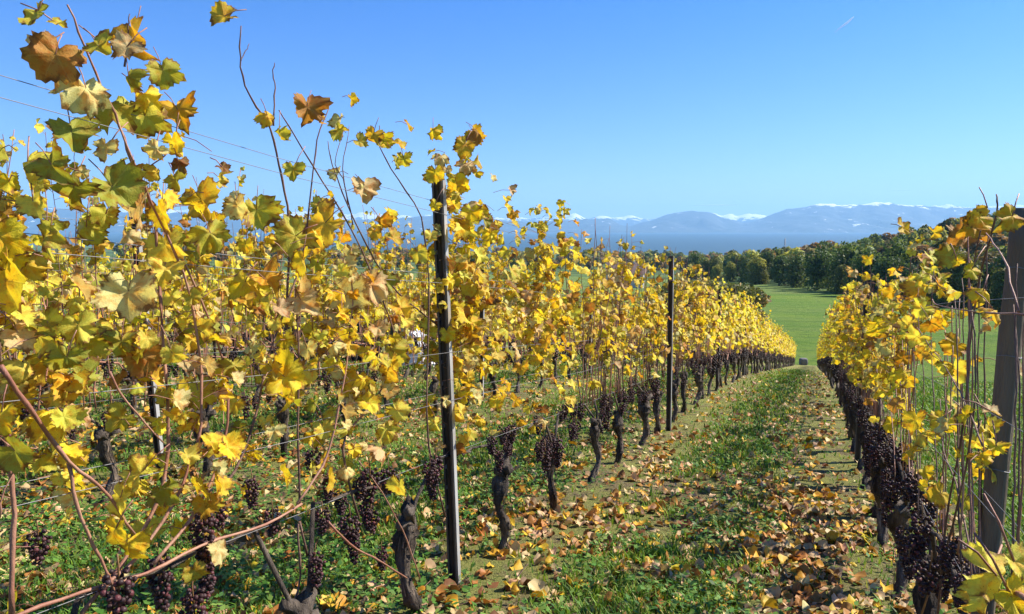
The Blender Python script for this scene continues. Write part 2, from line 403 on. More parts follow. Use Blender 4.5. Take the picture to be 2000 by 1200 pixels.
# haze
mh = bpy.data.materials.new('haze_air'); mh.use_nodes = True; nh = mh.node_tree
for n_ in list(nh.nodes):
    if n_.type == 'BSDF_PRINCIPLED': nh.nodes.remove(n_)
pv = nh.nodes.new('ShaderNodeVolumePrincipled'); pv.inputs['Density'].default_value = 6.6e-5
pv.inputs['Color'].default_value = (.36, .67, 1.0, 1); pv.inputs['Anisotropy'].default_value = .1
nh.links.new(pv.outputs[0], nh.nodes['Material Output'].inputs['Volume'])
mb = MB(); box(mb, (-27000, -27000, -110), (27000, 27000, 800)); hz = mb.obj('haze', mh, smooth=False); hz['kind'] = 'stuff'

# contrail and thin far clouds
mc, ntc, bc = newmat('cloud_white'); gc = NT(ntc); at = gc.n('ShaderNodeAttribute', attribute_name='Col')
bc.inputs['Base Color'].default_value = (.95, .95, .97, 1); bc.inputs['Roughness'].default_value = 1; gc.l(at.outputs['Alpha'], bc.inputs['Alpha'])
bc.inputs['Specular IOR Level'].default_value = 0
trc = gc.n('ShaderNodeBsdfTranslucent'); trc.inputs[0].default_value = (.95, .95, .97, 1); tpc = gc.n('ShaderNodeBsdfTransparent'); m1c = gc.n('ShaderNodeMixShader'); m2c = gc.n('ShaderNodeMixShader')
gc.l(at.outputs['Alpha'], m1c.inputs[0]); gc.l(tpc.outputs[0], m1c.inputs[1]); gc.l(trc.outputs[0], m1c.inputs[2]); m2c.inputs[0].default_value = .5; gc.l(bc.outputs[0], m2c.inputs[1]); gc.l(m1c.outputs[0], m2c.inputs[2]); gc.l(m2c.outputs[0], ntc.nodes['Material Output'].inputs[0])
def streak(name, p0, p1, Y, w0, w1, lab, cat, al=.6):
    a, b_ = at_depth(*p0, Y), at_depth(*p1, Y); n = 14; t = np.linspace(0, 1, n)[:, None]
    P = a + (b_ - a) * t; P[:, 2] += Y * .0004 * np.sin(t[:, 0] * 7); rad = (w0 + (w1 - w0) * t[:, 0]) * np.sin(np.clip(t[:, 0] * 1.0 + .06, 0, 1) * math.pi) ** .4
    mb = MB(); k = 8; c = np.ones((n * k + 2, 4)); aa = al * (.15 + .85 * t[:, 0]) if name == 'contrail' else al * np.sin(t[:, 0] * math.pi)
    c[:n * k, 3] = np.repeat(aa, k); c[-2:, 3] = 0
    tube(mb, P, rad + .1, k, c); return tag(mb.obj(name, mc), lab, cat)
streak('contrail', (1630, 64), (1668, 33), 12000, 12, 22, 'short thin white vapour trail high in the blue sky at right', 'contrail', .9)
streak('thin_cloud', (1335, 403), (1460, 399), 26000, 24, 36, 'long thin white cloud streak just above the rounded blue mountain', 'cloud', .5)
streak('thin_cloud', (1730, 374), (1790, 371), 26000, 10, 14, 'faint small cloud streak above the snowy mountain ridge at right', 'cloud', .2)

# ------------------------------------------------------------------ leaves
TH = [0, 28, 52, 78, 108, 135, 160, 180]
RD = [1.0, .84, .93, .79, .84, .76, .62, .16]
def leaf_geo(N, rings, seed, crumple):
    r_ = np.random.default_rng(seed)
    th = np.linspace(-180, 180, N, endpoint=False) + 180 / N
    dp = r_.uniform(.55, 1.9); RDv = [max(.12, 1 - (1 - q) * (dp if 0 < q < .9 and i_ in (1, 3) else 1)) for i_, q in enumerate(RD)]
    asym = 1 + .10 * np.sin(np.radians(th) + r_.uniform(0, 6)) + .05 * np.sin(np.radians(th) * 3 + r_.uniform(0, 6))
    base_r = np.interp(np.abs(th), TH, RDv) * asym
    jit = base_r * (1 + .04 * r_.standard_normal(N))
    if N >= 24: jit = jit * (1 + .075 * np.where(np.arange(N) % 2, 1, -1))
    Vv = [[0, 0, 0]]; al = [0.0]
    for f in rings:
        s_ = (base_r * (1 - f) + jit * f) if f < 1 else jit
        for a, q in zip(np.radians(th), s_): Vv.append([math.sin(a) * q * f, math.cos(a) * q * f, 0])
        al += [f] * N
    Vv = np.array(Vv); Vv[:, 0] *= r_.uniform(.9, 1.12)
    x, y = Vv[:, 0].copy(), Vv[:, 1].copy(); rr = np.hypot(x, y); th2 = np.arctan2(x, y)
    fold = r_.uniform(.1, .75) * crumple * r_.choice([1, 1, -1])
    kx, ky = r_.uniform(-.9, .9) * crumple, r_.uniform(-.3, 1.2) * crumple
    z = fold * np.abs(x) + .15 * crumple * rr * np.sin(5 * th2 + r_.uniform(0, 6)) + .12 * crumple * rr ** 2 * np.sin(3 * th2 + r_.uniform(0, 6))
    z += .11 * crumple * np.sin(x * 6 + r_.uniform(0, 6)) * np.cos(y * 5 + r_.uniform(0, 6)) * (rr > .01)
    kk = kx if abs(kx) > .05 else .05; x2 = np.sin(kk * x) / kk; z2 = z + (1 - np.cos(kk * x)) / kk
    kk = ky if abs(ky) > .05 else .05; y2 = np.sin(kk * y) / kk; z2 = z2 - (1 - np.cos(kk * y)) / kk
    P = np.stack([x2, y2, z2], -1); P[0] = (0, 0, 0)
    T = [(0, 1 + k, 1 + (k + 1) % N) for k in range(N)]
    for r2 in range(len(rings) - 1):
        a, b_ = 1 + r2 * N, 1 + (r2 + 1) * N
        for k in range(N):
            k2 = (k + 1) % N; T += [(a + k, b_ + k, b_ + k2), (a + k, b_ + k2, a + k2)]
    T = [(a, c, b_) for a, b_, c in T]
    return P, np.array(T), np.array(al)
def leaf_mesh(i, N, rings, cr, mat, seed):
    P, T, al = leaf_geo(N, rings, seed, cr); c = np.ones((len(P), 4)); c[:, 3] = al
    return MB().add(P, T, None, c).mesh('leaf', mat)
LEAF_HI = [leaf_mesh(i, 44, (.33, .66, 1), cr, M_LEAF, 100 + i) for i, cr in enumerate([.6, .8, 1.0, 1.1, 1.3, 1.5, 1.8, .9, 1.2, .7, 1.5, 2.0])]
LEAF_MD = [leaf_mesh(i, 22, (.5, 1), cr, M_LEAF, 200 + i) for i, cr in enumerate([.5, .7, .9, 1.1, 1.4, 1.7, 1.9, .8])]
LEAF_LO = [leaf_geo(9, (1,), 300 + i, cr) for i, cr in enumerate([.6, .9, 1.2, 1.5, 1.8, 1.0])]
DRY_HI = [leaf_mesh(i, 30, (.35, .7, 1), cr, M_DRY, 400 + i) for i, cr in enumerate([.9, 1.1, 1.3, 1.5, .8, 1.2, 1.7, 1.0])]
DRY_LO = [leaf_geo(11, (.6, 1), 500 + i, cr) for i, cr in enumerate([.9, 1.1, 1.3, 1.5, .8, 1.2])]

PAL = {'y': (.86, .70, .04), 'l': (.82, .75, .10), 'g': (.76, .54, .045), 'o': (.74, .43, .03), 'p': (.76, .70, .28), 't': (.72, .55, .26),
       'v': (.58, .55, .06), 'd': (.38, .40, .05), 'b': (.26, .13, .04), 'n': (.50, .25, .05)}
def rcol(r_, wts):
    k = r_.choices(list(wts), list(wts.values()))[0]; c = PAL[k]; f = r_.uniform(.8, 1.12)
    return (min(1, c[0] * f * r_.uniform(.95, 1.05)), min(1, c[1] * f * r_.uniform(.9, 1.08)), c[2] * f, 1)
W_FAR = dict(y=5, l=5.5, g=1.2, o=.35, p=2, t=.9, v=1.4, n=.6, b=.2)
W_NEAR = dict(y=4.5, l=4.6, g=1.7, o=.45, p=2.6, t=1.3, v=2.2, d=.6, n=.6, b=.3)
W_FLOOR = dict(t=5.0, n=3.8, o=1.9, g=1.8, b=2.8, p=1.0, y=.5)

def frame(P, tip, nrm, s):
    t = Vector(tip).normalized(); n = Vector(nrm); n = (n - t * n.dot(t))
    if n.length < 1e-4: n = t.orthogonal()
    n.normalize(); x = t.cross(n)
    return Matrix(((x[0] * s, t[0] * s, n[0] * s, P[0]), (x[1] * s, t[1] * s, n[1] * s, P[1]), (x[2] * s, t[2] * s, n[2] * s, P[2]), (0, 0, 0, 1)))
def add_leaf(mb, geo, M, col):
    P, T, al = geo; A_ = np.array(M); c = np.tile(np.array(col, float), (len(P), 1)); c[:, 3] = al
    mb.add(P @ A_[:3, :3].T + A_[:3, 3], T, None, c)

# ------------------------------------------------------------------ vines
def gnarl(mb, P, rad, k, r_, amp):
    n = len(P); tube(mb, P, rad, k); Vv = mb.V[-1]; sd = r_.randint(0, 999)
    C = np.repeat(np.asarray(P, float), k, 0); th = np.tile(np.arange(k) * 6.2832 / k, n); zt = np.repeat(np.arange(n), k) / n
    f = 1 + amp * (2 * fbm(np.cos(th) * 1.6 + 5, np.sin(th) * 1.6 + zt * 9 + sd, sd, 3) - 1) + amp * .8 * (2 * vnoise(th * 2.2, zt * 26 + sd, sd + 4) - 1) + amp * .5 * np.sin(th * 5 + zt * 4 + sd)
    Vv[:n * k] = C + (Vv[:n * k] - C) * f[:, None]
def trunk_mb(r_, hgt=.44, k=14, n=34, shred=True):
    mb = MB(); t = np.linspace(0, 1, n); bx, by = r_.uniform(-.13, .13), r_.uniform(-.05, .05)
    P = np.stack([bx * np.sin(t * 2.6) + .02 * np.sin(t * 9 + r_.uniform(0, 6)), by * np.sin(t * 2.2) + .014 * np.cos(t * 8), -.06 + t * (hgt + .06)], -1)
    P = P - np.array([P[0][0], P[0][1], 0])
    rad = .025 + .012 * (1 - t) ** 3 + .024 * np.exp(-((t - .86) / .15) ** 2) + .006 * np.sin(t * 15 + r_.uniform(0, 6))
    gnarl(mb, P, rad * r_.uniform(.68, .98), k, r_, .42)
    for q in range(r_.randint(4, 7)):            # knobbly spurs of old wood on the head
        a = r_.uniform(0, 6.28); L = r_.uniform(.05, .12); e = P[-1] + np.array([math.cos(a) * L, math.sin(a) * .45 * L, r_.uniform(-.01, .07)])
        Q_ = np.array([P[-3], (P[-1] + e) / 2 + np.array([0, 0, r_.uniform(0, .02)]), e, e + np.array([0, 0, .025])])
        gnarl(mb, Q_, [.024, .024, .018, .010], max(6, k - 4), r_, .45)
    if shred:
        for q in range(90):
            i0 = r_.randint(3, n - 8); L_ = r_.randint(2, 6); an = r_.uniform(0, 6.28); out_ = np.array([math.cos(an), math.sin(an), 0])
            a0 = P[i0] + out_ * rad[i0] * 1.05; a1 = P[i0 + L_] + out_ * (rad[i0 + L_] * 1.05 + r_.uniform(0, .008)); sd_ = np.array([-out_[1], out_[0], 0]) * r_.uniform(.0012, .004)
            g_ = r_.uniform(.8, 2.4); mb.add([a0 - sd_, a0 + sd_, a1 + sd_ * .4, a1 - sd_ * .4], None, [(0, 1, 2, 3)], (g_, g_ * .95, g_ * .9, 1))
    return mb, P[-1]
def cane_path(r_, x0, z0, top, lean=(0, 0), n=12):
    t = np.linspace(0, 1, n); w1, w2 = r_.uniform(0, 6), r_.uniform(0, 6)
    x = x0 + lean[0] * t ** 1.3 + .025 * np.sin(t * 5 + w1) + np.array([r_.uniform(-.008, .008) for _ in t])
    y = lean[1] * t ** 1.4 + .03 * np.sin(t * 4 + w2) * t + np.array([r_.uniform(-.007, .007) for _ in t])
    return np.stack([x, y, z0 + (top - z0) * t], -1)
def vine_plan(r_, hmax, slope, nleaf=1.0, ncane=None, low=0.0):
    """Canes and leaf placements of one vine in its own frame: x along the row, z up."""
    canes, leaves = [], []
    for q in range(ncane or r_.randint(10, 14)):
        x0 = r_.uniform(-.46, .46); z0 = .60 + r_.uniform(-.04, .03) - slope * x0
        top = (hmax + r_.uniform(-.38, .10)) - slope * x0
        C = cane_path(r_, x0, z0, top, (r_.gauss(0, .11), r_.gauss(0, .07)))
        canes.append(C)
        L = top - z0; nn_ = int(L / .050); tt = 0; cf = r_.choice([.35, .8, 1.05, 1.15]); c1, c2 = r_.uniform(0, 6), r_.uniform(5, 9)
        for i in range(nn_):
            t = (i + r_.uniform(.2, .8)) / nn_; h = t
            pr = (.05 if h < .12 else .28 if h < .26 else .62 if h < .42 else .95) * nleaf * cf * (.62 + .6 * math.sin(c1 + t * c2))* 1.25
            if r_.random() > pr + low * (.12 if h < .12 else .32): continue
            f = t * (len(C) - 1); a = int(f); b_ = min(a + 1, len(C) - 1); p = C[a] + (C[b_] - C[a]) * (f - a)
            an = r_.uniform(0, 6.283); pl = r_.uniform(.03, .10)
            d = np.array([math.cos(an) * .75, math.sin(an), r_.uniform(-.2, .55)]); d /= np.linalg.norm(d)
            e = p + d * pl
            tip = np.array([d[0] * .55 + r_.gauss(0, .25), d[1] * .55 + r_.gauss(0, .25), -r_.uniform(.35, 1.3)])
            nrm = np.array([d[0] + r_.gauss(0, .55), d[1] + r_.gauss(0, .55), r_.uniform(.0, .9)])
            s_ = r_.uniform(.030, .064) * (1.0 if t < .8 else .78)
            if r_.random() < .06: s_ *= 1.2
            leaves.append((p, e, tip, nrm, s_))
    return canes, leaves
def arm_mb(r_, head, slope):
    mb = MB()
    for sg in ((1, -1) if r_.random() < .6 else (r_.choice([1, -1]),)):
        P = [head, head + np.array([.05 * sg, 0, .07])] + [np.array([x * sg, .012 * math.sin(x * 9), .63 - slope * x * sg + r_.uniform(-.012, .012)]) for x in (.14, .24, .34, .46)]
        tube(mb, P, np.linspace(.010, .005, len(P)), 6)
    return mb
def grape_cluster_mesh(seed, nb, ic, rb, L):
    r_ = random.Random(seed); mb = MB(); Vb, Fb = ic
    for q in range(nb):
        t = (q + .5) / nb; z = -.025 - L * t; rad = .034 * math.sin(min(1, t * 1.5 + .28) * math.pi * .62) * (1.15 - .75 * t)
        a = q * 2.399; k = r_.uniform(.6, 1.15)
        p = np.array([math.cos(a) * rad * k, math.sin(a) * rad * k, z + r_.uniform(-.009, .009)])
        s_ = rb * (r_.uniform(.8, 1.12) if r_.random() < .75 else r_.uniform(.45, .7)); c = r_.uniform(.5, 1.7)
        col = (.028 * c, .011 * c, .012 * c, 1) if r_.random() < .85 else (.10, .028, .032, 1)
        mb.add(Vb * s_ * np.array([1, 1, r_.uniform(.9, 1.1)]) + p, Fb, None, col)
    tube(mb, [(0, 0, .02), (.004, 0, -.01), (0, 0, -.03 - L * .6)], .0022, 4, (.18, .10, .04, 1))
    return mb.mesh('grape_cluster', M_GRAPE)
GR_HI = [grape_cluster_mesh(s_, n_, ICO1, .0070, L_) for s_, n_, L_ in ((1, 110, .125), (2, 85, .10), (3, 130, .15), (4, 70, .085))]
GR_MD = [grape_cluster_mesh(10 + s_, n_, ICO0, .0085, L_) for s_, n_, L_ in ((1, 60, .125), (2, 50, .10), (3, 70, .15))]
GR_LO = [(14, .135), (11, .11), (16, .16)]
def lo_cluster(mb, p, r_):
    nb, L = r_.choice(GR_LO); Vb, Fb = ICO0
    for q in range(nb):
        t = (q + .5) / nb; z = -.02 - L * t; rad = .028 * (1.1 - .8 * t); a = q * 2.399; c = r_.uniform(.7, 1.3)
        mb.add(Vb * .0155 + np.array(p) + np.array([math.cos(a) * rad, math.sin(a) * rad, z]), Fb, None, (.024 * c, .011 * c, .011 * c, 1))
def cluster_spots(r_, n, slope):
    out = []
    for q in range(n):
        x = r_.uniform(-.44, .44); out.append((x, r_.uniform(-.08, .08), .66 - slope * x - r_.uniform(-.06, .14)))
    return out

def root_at(u, v):
    x, y = uv2xy(u, v); r = empty('grapevine', (x, y, gz(x, y)), ROW_ROT); return r
def detailed_vine(u, v, seed, hmax, level, nleaf=1.0, ncl=5, wts=W_NEAR, ncane=None, label=None, group=None, slope=.112, keep=None):
    r_ = random.Random(seed); root = root_at(u, v); tag(root, label, 'grapevine', group)
    mb, head = trunk_mb(r_, .33 if (v == V_L[0] and u < 2.3) else .44); mb.obj('trunk', M_BARK, root)
    arm_mb(r_, head, slope).obj('arm', M_BARK, root)
    canes, leaves = vine_plan(r_, hmax, slope, nleaf, ncane, 1.0 if (v == V_L[0] and u < 2.3) else .35 if v == V_L[0] and u < 4.5 else .2 if v == V_L[1] else 0)
    k = 6 if level == 0 else 5
    for C in canes:
        m1 = MB()
        if level == 0:
            q_ = np.linspace(0, len(C) - 1, 37); C2 = np.stack([np.interp(q_, np.arange(len(C)), C[:, a_]) for a_ in range(3)], -1)
            rad = np.linspace(.0044, .0015, 37) * r_.uniform(.75, 1.2) * np.where(np.arange(37) % 3 == 1, 1.5, 1.0)
            C2[:, 0] += .003 * ((np.arange(37) // 3) % 2 - .5); tube(m1, C2, rad, k)
            for b_i in range(4, 34, 3):
                if r_.random() < .5:
                    an = r_.uniform(0, 6.28); e_ = C2[b_i] + np.array([math.cos(an) * .008, math.sin(an) * .008, .009]); tube(m1, [C2[b_i], e_], [.0022, .0008], 4)
                elif r_.random() < .35:
                    an = r_.uniform(0, 6.28); tt_ = np.linspace(0, 1, 9)[:, None]; dd = np.array([math.cos(an), math.sin(an), .5]) * .07
                    tube(m1, C2[b_i] + dd * tt_ + .010 * np.concatenate([np.sin(tt_ * 9) * tt_, np.cos(tt_ * 9) * tt_, -tt_ * tt_ * 1.5], 1), .0007, 3, cap=False)
        else:
            rad = np.linspace(.0042, .0016, len(C)) * r_.uniform(.75, 1.2) * (1 + .25 * (np.arange(len(C)) % 2)); tube(m1, C, rad, k); m1.obj('cane', M_CANE if r_.random() < .6 else M_CANED, root)
    st = MB(); LM = LEAF_HI if level == 0 else LEAF_MD; kept = 0
    for p, e, tip, nrm, s_ in leaves:
        if keep and not keep(root, e): continue
        md = (np.array(p) + e) / 2 + np.array([0, 0, .008]); tube(st, [p, md, e], .0013, 3, cap=False); kept += 1
        put('leaf', r_.choice(LM), root, frame(e, tip, nrm, s_ * (.78 if u < 2.3 else 1)), rcol(r_, wts))
    if kept: st.obj('leaf_stalks', M_CANE, root)['kind'] = 'stuff'
    for p in cluster_spots(r_, ncl, slope):
        s_ = r_.uniform(.6, 1.2); M = Matrix.Translation(p) @ Matrix.Rotation(r_.uniform(0, 6.28), 4, 'Z') @ Matrix.Rotation(r_.uniform(-.12, .12), 4, 'X') @ Matrix.Scale(s_, 4)
        put('grape_cluster', r_.choice(GR_HI if level == 0 else GR_MD), root, M)
    return root
def coarse_parts(seed, hmax, nleaf, ncl, slope):
    r_ = random.Random(seed); tb, head = trunk_mb(r_, k=6, n=8, shred=False)
    canes, leaves = vine_plan(r_, hmax, slope, nleaf, r_.randint(12, 16))
    cb = MB()
    for C in canes: tube(cb, C[::2] if len(C) % 2 else np.vstack([C[::2], C[-1:]]), np.linspace(.0052, .0022, len(C[::2]) + (len(C) % 2 == 0)), 3, cap=False)
    for sg in (1, -1): tube(cb, [head, (.14 * sg, 0, .63), (.46 * sg, 0, .63 - slope * .46 * sg)], .010, 4, cap=False)
    lb = MB()
    for p, e, tip, nrm, s_ in leaves: add_leaf(lb, r_.choice(LEAF_LO), frame(e, tip, nrm, s_ * 1.1), rcol(r_, W_FAR))
    gb = MB()
    for p in cluster_spots(r_, ncl, slope): lo_cluster(gb, p, r_)
    return tb, cb, lb, gb
ORD = ['first', 'second', 'third', 'fourth', 'fifth', 'sixth']
def ordw(n): return ['first', 'second', 'third', 'fourth', 'fifth', 'sixth', 'seventh', 'eighth', 'ninth', 'tenth', 'eleventh', 'twelfth', 'thirteenth', 'fourteenth', 'fifteenth', 'sixteenth', 'seventeenth', 'eighteenth', 'nineteenth', 'twentieth'][n]
STEP = .837; ROW_END = 68.0
V_L = [-1.53, -4.0, -6.25, -8.60, -10.95, -13.3, -15.65, -18.0]; V_R = .42
ROWN = ['the row left of the path', 'the second row left of the path', 'the third row left of the path', 'the fourth row left of the path', 'the fifth row left of the path']

coarse_lib = []
for i in range(10):
    tb, cb, lb, gb = coarse_parts(900 + i, 1.93 + .07 * (i % 3 - 1), .84, 8, .165)
    coarse_lib.append((tb.mesh('trunk', M_BARK), cb.mesh('canes', M_CANE), lb.mesh('foliage', M_LEAFJ), gb.mesh('grape_clusters', M_GRAPE), (tb, cb, lb, gb)))
POST_U0 = {0: 2.90, 1: 3.46, 'R': 4.25}
def post_word(u, u0, step=4.9, st=.837):
    k = int(math.floor((u - u0) / step)); n = int((u - (u0 + k * step)) / st)
    return k, n
n_things = 0
def coarse_vine(u, v, i, label, group, hs=1.0):
    global n_things
    lib = coarse_lib[(i * 7 + int(abs(v) * 3)) % 10]; root = root_at(u, v); tag(root, label, 'grapevine', group)
    if (i * 13 + int(abs(v))) % 3 == 0: root.rotation_euler = (0, 0, ROW_ROT); root.scale = (1, -1, 1)
    s_ = (.94 + .12 * _hh(i, v)) * hs; root.scale = (1, root.scale[1], s_)
    put('trunk', lib[0], root); put('canes', lib[1], root)['kind'] = 'stuff'
    put('foliage', lib[2], root)['kind'] = 'stuff'; put('grape_clusters', lib[3], root)['kind'] = 'stuff'
    n_things += 1
def _hh(i, v): return float(_h(np.array([i]), np.array([int(v * 100)]), 5)[0])

def row_label(k, n, rown, kind):
    if k < 0: return 'grapevine %s before the nearest post of %s' % (ordw(min(5, max(0, -n))) if n < 0 else kind, rown)
    return 'yellow leaved grapevine, %s past the %s post of %s' % (ordw(n), ordw(min(k, 19)), rown)

# row left of the path
HAND = {}
ups = [(.08 + STEP * i) for i in range(int(ROW_END / STEP))]
NEAR_LAB = ['broken foreground grapevine at the far left edge with the tallest leafy canes', 'foreground grapevine with pale brown canes fanning up from the bottom left', 'foreground grapevine with hanging dark clusters left of the nearest steel post', 'grapevine with knobbly trunk right beside the nearest steel post']
for i, u in enumerate(ups):
    k, n = post_word(u, 2.9)
    lab = NEAR_LAB[i] if i < 4 else 'yellow leaved grapevine, %s past the %s steel post of the row left of the path' % (ordw(n), ordw(min(k, 19)))
    grp = 'grapevines in the row left of the path'
    if i <= 2:
        hm, nl = 1.66, 1.0
        HAND[i] = detailed_vine(u, V_L[0], 40 + i, hm, 0, nl, 4, W_NEAR, 13, lab, grp)
        n_things += 1
    elif i < 14:
        hm = [2.0, 2.08, 2.0, 1.93, 1.98, 1.88, 1.95, 1.9, 1.93, 1.88, 1.92][i - 3]
        r0 = detailed_vine(u, V_L[0], 40 + i, hm, 0 if i < 6 else 1, 0.9 if i < 6 else .9, 9, W_NEAR if i < 5 else W_FAR, None, lab, grp); n_things += 1
        if i == 3: HAND[3] = r0
    else: coarse_vine(u, V_L[0], i, lab, grp)
# row right of the path
for i in range(90):
    u = 1.32 + .80 * i
    if u > ROW_END: break
    k, n = post_word(u, 2.45, 4.8, .80)
    lab = ('grapevine hung with dark clusters, %s before the big wooden post' % ordw(max(0, 1 - i)) if k < 0 else 'yellow leaved grapevine, %s past the %s post of the row right of the path' % (ordw(n), ordw(min(k, 19))))
    grp = 'grapevines in the row right of the path'
    if i < 14:
        r0 = detailed_vine(u, V_R, 240 + i, [1.3, 1.55, 1.62, 1.7, 1.72, 1.7, 1.74, 1.68, 1.75, 1.7, 1.7, 1.72, 1.7, 1.7][i], 0 if i < 5 else 1, [.05, .14, .26, .5, .9, 1.05, 1.1, 1, 1, 1, 1, 1, 1, 1][i], 9 if i < 7 else 10, W_FAR, 8 if i < 2 else 11, lab, grp); n_things += 1
        if i == 1: HAND['R'] = r0
    else: coarse_vine(u, V_R, i, lab, grp, .90)
# second row left
for i in range(3, 70):
    u = -2.1 + STEP * i
    k, n = post_word(u, 3.46)
    if k < 0: k2 = 'grapevine in the second row, %s before its nearest steel post' % ordw(max(0, min(5, 5 - n)))
    else: k2 = 'yellow grapevine in the second row left of the path, %s past its %s post' % (ordw(n), ordw(min(k, 19)))
    if i < 14: detailed_vine(u, V_L[1], 440 + i, 2.16 + .08 * math.sin(i * 2.1), 1, 1.35, 4, W_NEAR, None, k2, 'grapevines in the second row left of the path'); n_things += 1
    else: coarse_vine(u, V_L[1], i, k2, 'grapevines in the second row left of the path')
# third and fourth rows, then one mass
rest = []
for ri, v in enumerate(V_L[2:], 2):
    for i in range(0, 80):
        u = -4 + .31 * ri + STEP * i
        x, y = uv2xy(u, v)
        if y < .6 or x / y < -.86 or u > ROW_END: continue
        if ri == 2 and i < 46 or ri == 3 and i < 30 and n_things < 299:
            g_ = 'grapevines seen only through the rows in front, %s row left of the path' % ORD[ri]
            coarse_vine(u, v, i, 'grapevine half hidden behind the nearer rows in the %s row left of the path' % ORD[ri], g_)
        else: rest.append((u, v, i))
mass_l, mass_w = MB(), MB()
cr_, sr_ = math.cos(ROW_ROT), math.sin(ROW_ROT); RM = np.array([[cr_, -sr_, 0], [sr_, cr_, 0], [0, 0, 1]])
for u, v, i in rest:
    x, y = uv2xy(u, v); z = gz(x, y); lib = coarse_lib[(i * 3 + int(-v)) % 10][4]
    for q, src in enumerate(lib):
        if q == 3: continue
        C = np.concatenate(src.C)
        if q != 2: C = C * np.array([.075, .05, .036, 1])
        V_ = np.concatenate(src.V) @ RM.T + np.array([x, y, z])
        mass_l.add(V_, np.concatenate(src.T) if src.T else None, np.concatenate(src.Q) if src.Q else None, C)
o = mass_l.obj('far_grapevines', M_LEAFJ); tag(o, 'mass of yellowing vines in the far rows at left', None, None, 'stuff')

# ------------------------------------------------------------------ hand placed canes and leaves on the foreground vines
inv = {}
def to_local(root, P):
    if root not in inv:
        M = Matrix.LocRotScale(root.location, root.rotation_euler.to_quaternion(), root.scale); inv[root] = M.inverted()
    return inv[root]
def pick_root(px):
    if px > 1600: return HAND['R']
    return HAND[0] if px < 210 else HAND[1] if px < 470 else HAND[2] if px < 690 else HAND[3]
def hand_cane(pts, r0, r1, v=V_L[0], dv=0.0, dark=False):
    W = [on_row(x, y, v + dv) for x, y in pts]
    # resample with light kinks
    W = np.array(W); n = max(8, len(W) * 3); s_ = np.linspace(0, len(W) - 1, n); out = np.stack([np.interp(s_, np.arange(len(W)), W[:, a]) for a in range(3)], -1)
    k = np.array([.25, .5, .25]); sm = out.copy()
    for a in range(3): sm[1:-1, a] = np.convolve(out[:, a], k, 'valid')
    sm += (RNG.random(sm.shape) - .5) * .004
    root = pick_root(pts[0][0]); Mi = np.array(to_local(root, None)); L = sm @ Mi[:3, :3].T + Mi[:3, 3]
    mb = MB(); rad = np.linspace(r0, r1, n) * (1 + .22 * (np.arange(n) % 3 == 0)); tube(mb, L, rad, 7); return mb.obj('cane', M_CANED if dark else M_CANE, root)
CANES = [
    ([(160, 1200), (235, 1110), (320, 965), (330, 850), (322, 700), (310, 540), (300, 400), (262, 330), (240, 260), (205, 180), (165, 95), (133, 8)], .0052, .0020, 0, False),
    ([(200, 1150), (275, 1085), (350, 970), (395, 840), (392, 690), (370, 560), (318, 440), (270, 340), (230, 240)], .0046, .0022, .05, False),
    ([(300, 1100), (380, 1010), (440, 880), (450, 740), (400, 600), (340, 470), (310, 410)], .0046, .002, .02, False),
    ([(400, 1010), (465, 910), (500, 820), (520, 700), (590, 520), (612, 340), (622, 255), (643, 212)], .0042, .0018, -.02, True),
    ([(22, 1200), (28, 1000), (12, 845)], .0052, .0045, .04, False),
    ([(0, 715), (60, 800), (135, 905), (205, 955), (262, 1045)], .005, .003, .06, False),
    ([(135, 905), (150, 1000), (200, 1100), (235, 1180)], .004, .003, .05, False),
    ([(0, 1010), (5, 960), (60, 870)], .002, .001, .05, False),
    ([(212, 728), (250, 790), (320, 865)], .0028, .0018, .05, False),
    ([(560, 640), (566, 415), (545, 330), (530, 250), (480, 180), (468, 120), (470, 50)], .0042, .0018, -.06, True),
    ([(534, 245), (537, 175), (533, 140), (536, 122)], .0026, .0012, -.06, True),
    ([(470, 120), (488, 85)], .0017, .0009, -.06, True),
    ([(700, 1010), (660, 860), (720, 800), (790, 690), (700, 470), (640, 370), (575, 265), (545, 215)], .0042, .0018, 0, True),
    ([(860, 640), (760, 560), (690, 430), (650, 330), (640, 275)], .0036, .0014, -.04, True),
    ([(680, 400), (668, 330), (683, 245)], .0024, .0010, -.04, True),
    ([(690, 440), (672, 350), (650, 320), (672, 255)], .0022, .0010, -.02, True),
    ([(590, 985), (510, 1030), (400, 1060), (280, 1125), (130, 1165), (0, 1215)], .0036, .0042, .03, False),
    ([(870, 1010), (830, 860), (840, 560), (825, 420), (770, 340), (740, 290), (742, 245)], .0042, .0016, 0, True),
    ([(580, 985), (640, 900), (670, 760), (690, 600), (685, 520)], .0042, .0022, .04, False),
    ([(585, 990), (582, 880), (583, 640), (576, 560)], .0038, .0022, .02, True),
    ([(600, 1085), (580, 1000), (588, 1140), (560, 1210)], .004, .003, .02, True),
    ([(640, 1020), (690, 1070), (750, 1100), (795, 1130)], .004, .003, .03, False),
    ([(820, 1130), (790, 1040), (740, 950), (700, 900)], .003, .002, .05, False),
    ([(205, 100), (190, 75), (152, 50)], .0022, .0012, .02, False),
    ([(245, 130), (250, 60), (252, 28)], .0022, .0012, .0, True),
    ([(270, 340), (330, 300), (352, 235)], .0018, .001, .02, False),
]
for pts, a, b_, dv, dk in CANES: hand_cane(pts, a, b_, V_L[0], dv, dk)
